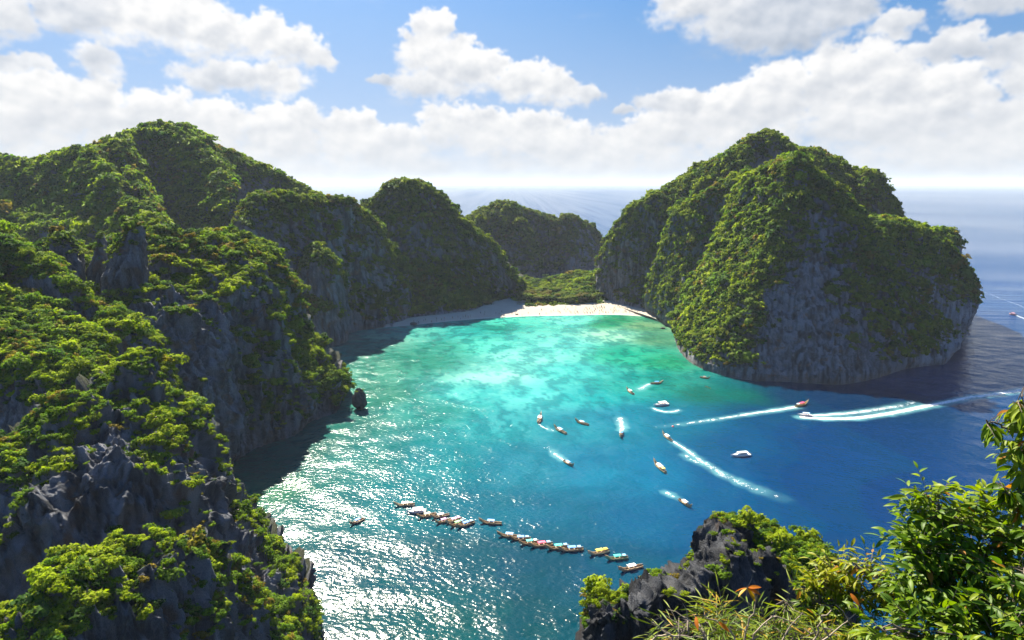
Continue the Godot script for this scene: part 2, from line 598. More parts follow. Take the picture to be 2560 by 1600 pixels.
func scatter(P: PackedVector3Array, N: PackedVector3Array, cover: PackedFloat32Array, NU: int, NV: int, from_row: int, o: Dictionary) -> void:
	var crown: float = o.get("crown", 2.2)
	var dense: float = o.get("dense", 1.0)
	var bright: float = o.get("bright", 1.0)
	var singles: int = o.get("singles", 0)
	rng.seed = hash(o.zone)
	var where: Array[Transform3D] = []
	var tint := PackedColorArray()
	var kind := PackedByteArray()
	for j in range(from_row, NV - 3):
		for i in range(2, NU - 3):
			var k := j * NU + i
			var c := cover[k]
			if c < 0.03 or P[k].y < 1.0:
				continue
			var area := (P[k + NU + 1] - P[k]).cross(P[k + NU] - P[k + 1]).length() * 0.5
			var want := area * c * dense / (crown * crown * 0.62)
			var n := int(want) + (1 if rng.randf() < want - int(want) else 0)
			for q in n:
				var a := rng.randf()
				var b := rng.randf()
				var p := P[k].lerp(P[k + 1], a).lerp(P[k + NU].lerp(P[k + NU + 1], a), b)
				var up := N[k].lerp(Vector3.UP, 0.55).normalized()
				var side := up.cross(Vector3(0.3, 0.1, 1)).normalized().rotated(up, rng.randf() * TAU)
				var rr := rng.randf()
				var s := crown * lerpf(0.6, 1.12, smoothstep(0.1, 0.6, N[k].y)) * (0.42 + 0.55 * rng.randf() + 0.75 * rr * rr * rr + (0.9 if rr > 0.97 else 0.0)) * clampf(1.0 + 0.9 * n_tone.get_noise_3dv(p * 1.2 + Vector3(40, 0, 7)), 0.55, 1.6)
				var t := Transform3D(Basis(side, up, side.cross(up)).scaled_local(Vector3(s, s * rng.randf_range(0.7, 1.15), s)), p - up * s * 0.12)
				where.append(t)
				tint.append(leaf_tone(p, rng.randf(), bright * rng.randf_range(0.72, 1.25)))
				kind.append(rng.randi() % 3)
	# the largest shrubs stand as things of their own
	var alone := {}
	if singles > 0:
		var order := range(where.size())
		var size_of := PackedFloat32Array()
		for t in where:
			var d := t.origin.distance_to(Vector3(0, EYE, 0))
			var v := (t.origin - Vector3(0, EYE, 0)).normalized()
			var in_view: bool = absf(v.x / v.z) < 0.73 and v.y / -v.z > -0.70
			size_of.append(t.basis.x.length() / d if in_view else 0.0)
		order.sort_custom(func(x, y): return size_of[x] > size_of[y])
		for k in mini(singles, order.size()):
			alone[order[k]] = true
	var meshes := crowns_near if o.get("near", false) or o.get("half_near", false) else crowns_far
	for v in 3:
		var mm := MultiMesh.new()
		mm.transform_format = MultiMesh.TRANSFORM_3D
		mm.use_colors = true
		mm.mesh = meshes[v]
		var list := []
		for k in where.size():
			if kind[k] == v and not alone.has(k):
				list.append(k)
		if list.is_empty():
			continue
		mm.instance_count = list.size()
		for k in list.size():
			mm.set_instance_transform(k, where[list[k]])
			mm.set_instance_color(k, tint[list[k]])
		var inst := MultiMeshInstance3D.new()
		inst.name = numbered(o.get("plant", "jungle"))
		inst.multimesh = mm
		inst.material_override = leaf_mat("foliage", Color(1, 1, 1), o.get("glow", 1.0))
		add_child(inst)
		tag(inst, ["dense green jungle canopy ", "low green scrub ", "mixed olive and green thicket "][v] + o.zone, "jungle", "jungle " + o.zone, "stuff")
	var sets := {}
	for k in alone:
		var t := where[k]
		var c := tint[k]
		var tone := 0
		if c.r > c.g * 1.02:
			tone = 2
		elif c.g < 0.16 * bright:
			tone = 1
		var spot_words: String = "high on" if t.origin.y > o.get("high", 70.0) else ("low on" if t.origin.y < o.get("low", 35.0) else "halfway up")
		var words: String = "%s %s shrub %s %s" % ["broad" if t.basis.x.length() > crown * 1.9 else "small", ["yellow-green", "dark green", "brownish"][tone], spot_words, o.alone]
		if not sets.has(words):
			sets[words] = []
		sets[words].append([t.origin.x / -t.origin.z, k, tone])
	var ordinal := ["leftmost", "second from left", "third from left", "fourth from left", "fifth from left", "sixth from left", "seventh from left", "eighth from left", "ninth from left", "tenth from left"]
	for words in sets:
		var line: Array = sets[words]
		line.sort_custom(func(x, y): return x[0] < y[0])
		for n in line.size():
			var k: int = line[n][1]
			var t := where[k]
			var place: String = ordinal[n] if n < 10 else ("right-hand" if n > line.size() * 0.6 else "middle")
			if n >= 10 and line.size() - n <= 5:
				place = ["rightmost", "second from right", "third from right", "fourth from right", "fifth from right"][line.size() - 1 - n]
			var sh := thing("shrub", words + (", " + place if line.size() > 1 else ""), "shrub", t.origin, 0.0, "shrubs " + o.zone)
			var cr := part("crown", crowns_near[kind[k]], leaf_mat("shrub_leaf_%d" % line[n][2], [Color(0.18, 0.225, 0.010), Color(0.08, 0.135, 0.010), Color(0.19, 0.16, 0.02)][line[n][2]] * bright * 0.9, 1.0), sh)
			cr.transform = Transform3D(t.basis, Vector3.ZERO)
			var tr := part("trunk", crown_trunk, mat("bark", Color(0.10, 0.08, 0.06)), sh)
			tr.transform = Transform3D(t.basis, Vector3.ZERO)


# ---------- the rock masses, knots as [picture x, picture y, distance] (0: at the waterline, y -1: under water) ----------
func far_hills() -> void:
	hill("limestone_hill", "far twin-domed dark hill behind the beach forest, sea beyond it", [
		[[1120, 570, 1090], [1169, 548, 1100], [1221, 520, 1105], [1270, 511, 1110], [1313, 525, 1130], [1387, 548, 1140], [1415, 544, 1140], [1440, 553, 1150], [1481, 574, 1200], [1510, 615, 1210]],
		[[1120, 610, 1060], [1170, 590, 1055], [1230, 570, 1055], [1300, 555, 1060], [1330, 590, 1110], [1385, 590, 1115], [1422, 580, 1112], [1450, 590, 1140], [1485, 610, 1190], [1512, 650, 1200]],
		[[1140, 680, 1040], [1190, 670, 1035], [1250, 660, 1030], [1335, 650, 1030], [1355, 670, 1085], [1390, 670, 1085], [1430, 640, 1085], [1460, 650, 1125], [1490, 650, 1185], [1515, 680, 1195]],
		[[1140, -1, 1030], [1190, -1, 1025], [1250, -1, 1020], [1335, -1, 1022], [1355, -1, 1070], [1390, -1, 1070], [1430, -1, 1075], [1460, -1, 1110], [1490, -1, 1180], [1515, -1, 1190]]],
		["9999999999", "8889777777", "6669666666", "5555555555"], 130, [26, 30, 148],
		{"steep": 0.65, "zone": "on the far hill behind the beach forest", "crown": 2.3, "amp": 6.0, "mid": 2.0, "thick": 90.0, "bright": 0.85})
	hill("limestone_hill", "large hazy mountain on the far left with a rounded green summit", [
		[[-60, 390, 750], [0, 397, 748], [91, 406, 750], [171, 374, 748], [211, 379, 744], [262, 362, 762], [300, 345, 772], [327, 339, 800], [400, 312, 820], [473, 325, 830], [546, 374, 830], [620, 400, 835], [706, 448, 840], [764, 475, 845], [805, 503, 850]],
		[[-60, 430, 730], [0, 430, 728], [91, 440, 722], [180, 420, 712], [245, 410, 688], [275, 420, 730], [320, 415, 712], [352, 400, 782], [410, 380, 784], [490, 390, 778], [560, 430, 768], [620, 440, 812], [690, 470, 822], [750, 490, 824], [805, 520, 840]],
		[[-60, 500, 702], [0, 490, 700], [100, 500, 692], [190, 500, 672], [305, 486, 622], [328, 500, 672], [364, 483, 650], [392, 490, 748], [425, 480, 752], [500, 470, 738], [560, 480, 722], [612, 480, 796], [670, 500, 818], [720, 510, 828], [780, 540, 838]],
		[[-60, 560, 672], [0, 545, 668], [100, 550, 656], [250, 545, 622], [365, 540, 574], [380, 545, 628], [398, 545, 598], [412, 550, 722], [445, 545, 724], [515, 540, 704], [570, 540, 698], [605, 545, 790], [650, 550, 812], [720, 560, 820], [780, 580, 832]],
		[[-60, 640, 640], [0, 620, 636], [100, 610, 622], [280, 600, 580], [402, 598, 540], [408, 600, 592], [414, 600, 562], [425, 610, 706], [470, 610, 702], [530, 610, 682], [580, 615, 688], [600, 620, 786], [650, 620, 802], [710, 620, 810], [780, 640, 822]],
		[[-60, -1, 622], [0, -1, 618], [100, -1, 604], [280, -1, 564], [402, -1, 526], [410, -1, 576], [420, -1, 548], [430, -1, 692], [475, -1, 690], [535, -1, 672], [585, -1, 678], [600, -1, 776], [650, -1, 792], [710, -1, 800], [780, -1, 812]]],
		["999999999999999", "999996969987888", "777994869983777", "556993839983667", "568994929984567", "555555555555555"], 230, [18, 30, 34, 24, 6],
		{"big": 9.0, "steep": 0.88, "zone": "on the hazy mountain at far left", "bright": 1.25, "crown": 2.1, "amp": 4.0, "mid": 1.6, "thick": 110.0})
	hill("limestone_hill", "steep dark dome hill rising straight behind the shaded end of the beach", [
		[[905, 520, 870], [940, 504, 850], [976, 465, 850], [1025, 456, 850], [1060, 466, 850], [1109, 504, 845], [1165, 567, 835], [1228, 613, 825], [1290, 705, 812]],
		[[920, 600, 818], [945, 575, 818], [985, 540, 818], [1035, 530, 818], [1065, 540, 820], [1105, 565, 823], [1165, 620, 823], [1228, 670, 823], [1294, 735, 825]],
		[[940, 690, 779], [965, 680, 781], [1000, 640, 789], [1045, 620, 796], [1075, 630, 800], [1110, 645, 804], [1165, 680, 809], [1225, 715, 819], [1294, 752, 827]],
		[[950, 750, 719], [985, 740, 729], [1015, 720, 742], [1055, 705, 752], [1085, 705, 758], [1120, 715, 766], [1175, 735, 779], [1228, 750, 799], [1292, 762, 814]],
		[[975, 817, 0], [1010, 808, 0], [1040, 802, 0], [1080, 797, 0], [1105, 795, 0], [1135, 791, 0], [1180, 786, 0], [1228, 775, 0], [1288, 772, 0]]],
		["999999999", "998888999", "774445689", "889988779", "543333344"], 150, [30, 34, 30, 26],
		{"big": 5.0, "steep": 0.74, "zone": "on the dark dome hill behind the beach", "crown": 2.1, "amp": 4.5, "mid": 1.8, "thick": 110.0, "bright": 0.9})
	hill("limestone_headland", "broad dark headland with a blue-grey cliff left of the beach", [
		[[622, 508, 640], [665, 494, 650], [727, 490, 660], [800, 505, 680], [845, 503, 690], [870, 511, 700], [902, 527, 710], [940, 565, 722], [983, 627, 735], [1014, 651, 745], [1026, 690, 748]],
		[[610, 545, 612], [655, 545, 620], [720, 555, 635], [795, 580, 655], [835, 580, 668], [868, 585, 682], [900, 600, 694], [945, 640, 706], [985, 670, 716], [1015, 685, 725], [1028, 715, 735]],
		[[603, 600, 595], [650, 610, 602], [715, 640, 612], [795, 670, 630], [840, 675, 640], [880, 680, 658], [910, 690, 670], [950, 712, 685], [990, 720, 700], [1012, 725, 708], [1025, 745, 720]],
		[[600, 680, 585], [650, 700, 588], [715, 740, 592], [800, 760, 608], [845, 765, 622], [888, 765, 642], [915, 765, 655], [955, 768, 670], [990, 770, 684], [1010, 772, 694], [1018, 780, 705]],
		[[600, -1, 575], [650, -1, 578], [715, -1, 584], [790, -1, 598], [835, 843, 0], [885, 831, 0], [910, 825, 0], [955, 820, 0], [978, 815, 0], [1000, 811, 0], [1012, 805, 0]]],
		["99999999999", "55666677899", "34455444567", "55667788765", "22332333222"], 170, [30, 34, 34, 30],
		{"veg_shift": -0.15, "big": 8.0, "steep": 0.8, "zone": "on the dark headland left of the beach", "crown": 1.9, "amp": 5.0, "mid": 2.0, "thick": 110.0, "bright": 0.9})
	hill("cliff_outcrop", "knobby rock outcrop jutting from the headland, scrub on its crown", [
		[[750, 690, 612], [770, 640, 606], [785, 617, 603], [812, 632, 602], [840, 661, 605], [853, 690, 612]],
		[[745, 725, 600], [768, 700, 590], [790, 680, 586], [815, 690, 587], [840, 705, 593], [862, 735, 605]],
		[[745, -1, 590], [768, -1, 580], [790, -1, 577], [815, -1, 578], [840, -1, 584], [862, -1, 598]]],
		["999999", "434555", "222222"], 60, [26, 20], {"zone": "on the knobby outcrop of the headland", "crown": 2.0, "amp": 3.0, "mid": 2.4, "thick": 34.0})
	hill("cliff_outcrop", "pale overhanging rock spur at the water below the headland, bushy on top", [
		[[745, 770, 592], [768, 740, 588], [793, 731, 590], [828, 743, 592], [848, 758, 594], [858, 778, 600]],
		[[745, 810, 575], [772, 785, 573], [800, 778, 576], [830, 787, 582], [850, 798, 589], [862, 802, 598]],
		[[745, -1, 565], [775, -1, 572], [800, -1, 579], [822, -1, 588], [836, 852, 0], [846, 846, 0]]],
		["999999", "888775", "110000"], 60, [18, 24], {"zone": "on the pale overhanging spur", "crown": 2.0, "amp": 2.5, "mid": 1.5, "thick": 34.0, "pale": 1.3})


func right_mountain() -> void:
	hill("limestone_mountain", "back summit ridge of the big right mountain, highest peak of the islet", [
		[[1600, 510, 830], [1640, 487, 820], [1681, 462, 810], [1728, 434, 795], [1774, 411, 780], [1820, 384, 768], [1860, 363, 758], [1890, 342, 750], [1915, 331, 745], [1935, 338, 743], [1965, 359, 742], [1992, 378, 740], [2035, 384, 738], [2075, 397, 735], [2107, 416, 728], [2132, 436, 724], [2156, 432, 716], [2188, 438, 712], [2210, 464, 705], [2224, 494, 702], [2244, 515, 700], [2262, 560, 695]],
		[[1610, 545, 795], [1650, 530, 780], [1690, 520, 765], [1735, 495, 750], [1780, 480, 735], [1820, 455, 725], [1850, 440, 715], [1885, 430, 722], [1915, 425, 722], [1940, 425, 714], [1965, 430, 710], [1990, 440, 708], [2035, 450, 705], [2065, 465, 700], [2100, 490, 696], [2122, 510, 694], [2150, 505, 684], [2175, 515, 682], [2200, 535, 682], [2215, 550, 682], [2240, 570, 680], [2264, 610, 680]],
		[[1610, -1, 760], [1650, -1, 745], [1690, -1, 735], [1735, -1, 720], [1780, -1, 705], [1820, -1, 695], [1850, -1, 685], [1885, -1, 692], [1915, -1, 692], [1940, -1, 684], [1965, -1, 680], [1990, -1, 678], [2035, -1, 675], [2065, -1, 670], [2100, -1, 666], [2122, -1, 664], [2150, -1, 655], [2175, -1, 652], [2200, -1, 652], [2215, -1, 652], [2240, -1, 652], [2264, -1, 655]]],
		["9999999999999999999999", "8888888665788888888886", "5555555555555555555555"], 210, [36, 14],
		{"zone": "on the back summit of the right mountain", "crown": 2.1, "amp": 4.0, "mid": 2.0, "thick": 90.0})
	hill("limestone_tower", "rounded fluted rock tower at the right end of the beach", [
		[[1545, 560, 805], [1572, 522, 800], [1607, 508, 790], [1645, 490, 785], [1690, 520, 780]],
		[[1526, 590, 808], [1553, 590, 790], [1590, 580, 778], [1640, 580, 772], [1682, 590, 775]],
		[[1508, 635, 815], [1540, 650, 790], [1580, 655, 776], [1628, 660, 766], [1665, 660, 770]],
		[[1495, 690, 818], [1530, 705, 795], [1565, 715, 778], [1610, 725, 755], [1640, 725, 760]],
		[[1496, 748, 0], [1522, 757, 0], [1558, 770, 0], [1598, 780, 0], [1630, 790, 0]]],
		["99999", "77777", "77676", "65555", "42222"], 100, [26, 30, 34, 34],
		{"zone": "on the fluted tower at the right end of the beach", "crown": 1.7, "amp": 5.5, "mid": 2.2, "thick": 90.0, "rib_scale": 1.7})
	hill("limestone_rib", "leaning green rock rib between the tower and the great pyramid", [
		[[1688, 530, 705], [1705, 520, 695], [1760, 490, 680], [1802, 462, 674], [1845, 446, 670], [1880, 440, 690]],
		[[1660, 600, 708], [1680, 595, 695], [1732, 575, 674], [1775, 565, 666], [1805, 560, 664], [1850, 560, 690]],
		[[1635, 684, 714], [1655, 680, 698], [1702, 670, 668], [1740, 668, 656], [1765, 665, 660], [1800, 660, 690]],
		[[1617, 740, 722], [1635, 745, 700], [1672, 745, 664], [1705, 745, 648], [1730, 745, 655], [1760, 740, 680]],
		[[1612, 783, 0], [1628, 793, 0], [1655, 810, 0], [1685, 826, 0], [1715, -1, 640], [1760, -1, 660]]],
		["999999", "999736", "999625", "899844", "533222"], 110, [30, 34, 34, 30],
		{"zone": "on the leaning rib of the right mountain", "crown": 1.7, "amp": 4.5, "mid": 1.8, "thick": 80.0, "rib_scale": 1.5, "bright": 1.1})
	hill("limestone_mountain", "great pyramid-shaped rock mountain rising from the sea, grey cliff in front", [
		[[1857, 462, 645], [1915, 422, 612], [1984, 395, 590], [2029, 430, 598], [2089, 471, 598], [2135, 522, 594], [2172, 557, 590], [2232, 555, 580], [2265, 564, 576], [2320, 582, 573], [2357, 615, 571], [2399, 661, 568], [2427, 703, 566]],
		[[1816, 535, 640], [1890, 520, 590], [1968, 510, 562], [2015, 535, 562], [2070, 560, 560], [2115, 595, 557], [2150, 620, 555], [2205, 625, 552], [2250, 640, 550], [2300, 660, 549], [2345, 690, 550], [2395, 720, 554], [2434, 742, 562]],
		[[1785, 610, 636], [1845, 625, 578], [1908, 640, 540], [1965, 665, 530], [2030, 680, 524], [2085, 705, 520], [2130, 720, 520], [2185, 730, 521], [2240, 740, 525], [2290, 755, 532], [2340, 770, 540], [2388, 780, 547], [2428, 785, 557]],
		[[1742, 703, 628], [1788, 722, 566], [1842, 735, 528], [1912, 765, 508], [1990, 790, 496], [2060, 808, 493], [2115, 820, 494], [2182, 822, 503], [2245, 822, 513], [2295, 828, 522], [2340, 830, 530], [2380, 830, 538], [2414, 828, 552]],
		[[1705, 775, 622], [1752, 800, 556], [1808, 815, 518], [1885, 850, 492], [1965, 872, 480], [2040, 885, 475], [2107, 892, 474], [2182, 884, 490], [2255, 872, 506], [2300, 870, 515], [2340, 870, 521], [2375, 868, 525], [2398, 866, 532]],
		[[1684, 852, 0], [1708, 895, 0], [1760, 926, 0], [1855, 950, 0], [1959, 956, 0], [2040, 961, 0], [2107, 963, 0], [2191, 949, 0], [2260, 926, 0], [2305, 918, 0], [2345, 913, 0], [2372, 908, 0], [2392, 870, 0]]],
		["9999999999999", "9997446888899", "9994135778763", "9993012478851", "9985100279600", "5542100222100"], 400, [36, 50, 56, 56, 50],
		{"veg_shift": -0.12, "steep": 0.85, "pale_at": [Vector3(352, 25, -520), 75.0], "zone": "on the great pyramid mountain", "crown": 1.9, "amp": 4.0, "mid": 1.7, "thick": 120.0, "bright": 1.05, "dense": 1.15})
	hill("rock_knob", "rounded rock knob behind the right shoulder of the pyramid mountain", [
		[[2325, 625, 625], [2342, 590, 622], [2358, 573, 620], [2380, 582, 620], [2394, 605, 620], [2403, 650, 618], [2412, 700, 612]],
		[[2325, 660, 610], [2342, 640, 602], [2358, 630, 600], [2380, 640, 600], [2396, 660, 602], [2406, 690, 606], [2416, 740, 605]],
		[[2325, -1, 600], [2342, -1, 592], [2358, -1, 590], [2380, -1, 590], [2396, -1, 592], [2406, -1, 596], [2416, -1, 600]]],
		["9999976", "5555333", "1111111"], 60, [22, 12], {"zone": "on the knob of the right mountain", "crown": 1.9, "amp": 1.5, "mid": 1.0, "thick": 40.0})


func left_cliffs() -> void:
	hill("sea_cliff", "long left sea cliff with shaded rock walls above the bay", [
		[[-80, 640, 420], [60, 660, 420], [150, 650, 418], [240, 650, 415], [330, 605, 420], [429, 599, 425], [509, 604, 440], [589, 612, 450], [647, 625, 455], [682, 668, 455], [715, 724, 448], [745, 804, 438], [795, 882, 428], [838, 962, 418]],
		[[-80, 750, 370], [60, 760, 365], [150, 760, 362], [240, 750, 360], [330, 680, 365], [420, 670, 372], [500, 680, 385], [580, 690, 398], [640, 710, 408], [674, 752, 414], [712, 804, 416], [752, 872, 416], [798, 938, 416], [848, 982, 415]],
		[[-80, 900, 330], [60, 900, 325], [150, 900, 320], [240, 870, 318], [330, 800, 320], [420, 790, 328], [500, 800, 342], [575, 820, 357], [635, 850, 370], [690, 870, 380], [715, 905, 388], [756, 945, 398], [808, 980, 408], [848, 1003, 414]],
		[[-80, 1050, 300], [60, 1050, 297], [150, 1050, 294], [250, 1000, 292], [340, 950, 297], [430, 950, 305], [510, 970, 318], [575, 990, 335], [630, 1010, 347], [690, 1010, 358], [735, 1015, 370], [766, 1005, 389], [808, 1015, 405], [847, 1014, 414]],
		[[-80, -1, 280], [60, -1, 280], [150, -1, 280], [300, -1, 284], [420, -1, 290], [510, -1, 303], [558, 1183, 0], [596, 1152, 0], [640, 1124, 0], [700, 1102, 0], [744, 1088, 0], [776, 1056, 0], [816, 1042, 0], [847, 1024, 0]]],
		["99999999999999", "77766677677889", "55443334554678", "33323324676544", "22222222332111"], 340, [46, 60, 64, 54],
		{"veg_shift": -0.32, "big": 11.0, "steep": 0.95, "spike": 4.0, "zone": "on the long left sea cliff", "bright": 1.2, "crown": 1.7, "amp": 9.0, "mid": 3.2, "fine": 0.8, "thick": 90.0, "half_near": true})
	hill("rock_spire", "leaning grey rock fin left of the needle spire", [
		[[92, 660, 369], [118, 602, 366], [145, 583, 364], [176, 610, 365], [200, 640, 367], [207, 690, 370]],
		[[88, 740, 354], [118, 720, 350], [145, 710, 348], [176, 715, 349], [202, 725, 352], [212, 745, 360]],
		[[88, -1, 342], [118, -1, 338], [145, -1, 336], [176, -1, 337], [202, -1, 340], [212, -1, 348]]],
		["767653", "101100", "222222"], 60, [30, 10], {"pale": 0.75, "zone": "on the leaning rock fin", "crown": 1.4, "amp": 2.2, "mid": 1.6, "fine": 0.5, "thick": 18.0})
	hill("rock_spire", "narrow needle spire of grey rock on the left slope", [
		[[230, 690, 368], [242, 620, 366], [251, 585, 366], [259, 612, 366], [266, 665, 368]],
		[[224, 750, 358], [240, 735, 355], [251, 728, 354], [262, 735, 355], [274, 745, 358]],
		[[224, -1, 348], [240, -1, 344], [251, -1, 343], [262, -1, 344], [274, -1, 348]]],
		["55555", "23332", "22222"], 44, [30, 10], {"pale": 0.75, "zone": "on the needle spire", "crown": 1.2, "amp": 1.2, "mid": 1.0, "fine": 0.5, "thick": 10.0})
	hill("rock_spire", "blocky grey rock tower topping the left sea cliff", [
		[[268, 700, 355], [288, 640, 353], [318, 596, 352], [336, 566, 352], [352, 572, 354], [358, 610, 356], [364, 670, 361]],
		[[262, 770, 338], [286, 760, 334], [316, 750, 333], [336, 745, 333], [352, 745, 335], [364, 745, 340], [374, 750, 350]],
		[[262, -1, 326], [286, -1, 323], [316, -1, 322], [336, -1, 322], [352, -1, 324], [364, -1, 329], [374, -1, 338]]],
		["4553343", "0000011", "2222222"], 70, [36, 12], {"pale": 0.8, "zone": "on the blocky rock tower", "crown": 1.3, "amp": 2.6, "mid": 1.8, "fine": 0.6, "thick": 22.0})
	hill("cliff_spur", "rock spur with a grassy crest in front of the long left cliff", [
		[[195, 845, 300], [257, 793, 302], [309, 786, 303], [357, 826, 303], [383, 852, 302], [405, 890, 300], [428, 938, 298], [454, 1001, 295], [495, 1060, 292]],
		[[195, 930, 285], [257, 900, 284], [309, 890, 284], [350, 910, 284], [378, 940, 284], [403, 970, 284], [430, 1005, 285], [458, 1050, 287], [500, 1095, 288]],
		[[195, -1, 274], [257, -1, 272], [309, -1, 272], [350, -1, 272], [378, -1, 272], [403, -1, 273], [430, -1, 275], [458, -1, 278], [500, -1, 281]]],
		["777899999", "112232345", "222222222"], 110, [40, 16], {"spike": 2.0, "zone": "on the spur with the grassy crest", "crown": 1.5, "amp": 3.0, "mid": 1.8, "fine": 0.6, "thick": 40.0, "half_near": true, "bright": 1.3})
	hill("cliff_shoulder", "dark rock shoulder with a green fringe at the left edge", [
		[[-60, 575, 330], [0, 594, 330], [62, 635, 328], [98, 648, 326], [131, 654, 325], [164, 690, 323], [204, 723, 320], [233, 774, 316], [248, 835, 310]],
		[[-60, 660, 306], [0, 680, 305], [62, 710, 303], [98, 740, 300], [131, 755, 299], [164, 775, 299], [204, 800, 299], [235, 830, 299], [254, 870, 301]],
		[[-60, -1, 285], [0, -1, 285], [62, -1, 285], [98, -1, 285], [131, -1, 285], [164, -1, 285], [204, -1, 285], [235, -1, 286], [254, -1, 288]]],
		["999999999", "777422233", "222222222"], 110, [40, 20], {"spike": 2.0, "zone": "on the dark rock shoulder at left", "crown": 1.5, "amp": 3.0, "mid": 1.6, "fine": 0.6, "thick": 40.0, "half_near": true, "bright": 1.3})
	hill("cliff_slope", "sunlit green slope at the left edge ending in a dark cliff", [
		[[-60, 690, 290], [0, 705, 288], [48, 733, 285], [100, 755, 280], [150, 790, 275], [200, 815, 272], [238, 835, 270], [262, 880, 266], [280, 925, 262]],
		[[-60, 800, 262], [0, 810, 258], [50, 830, 255], [100, 850, 252], [150, 870, 250], [200, 890, 250], [240, 910, 250], [265, 935, 250], [284, 965, 250]],
		[[-60, 900, 242], [0, 900, 240], [50, 910, 237], [100, 920, 235], [150, 945, 234], [200, 955, 236], [240, 970, 238], [270, 985, 240], [292, 1005, 243]],
		[[-60, 1120, 228], [0, 1120, 226], [50, 1100, 224], [100, 1080, 224], [150, 1065, 226], [200, 1055, 229], [240, 1045, 232], [275, 1045, 236], [300, 1055, 240]],
		[[-60, -1, 212], [0, -1, 212], [50, -1, 212], [100, -1, 213], [150, -1, 216], [200, -1, 219], [240, -1, 222], [275, -1, 226], [300, -1, 232]]],
		["999999999", "989899999", "896787799", "123234455", "222222222"], 130, [40, 36, 44, 16],
		{"veg_shift": -0.1, "steep": 1.2, "spike": 2.0, "zone": "on the sunlit slope at the left edge", "crown": 1.35, "amp": 3.6, "mid": 1.8, "fine": 0.7, "thick": 50.0, "half_near": true, "bright": 1.4})


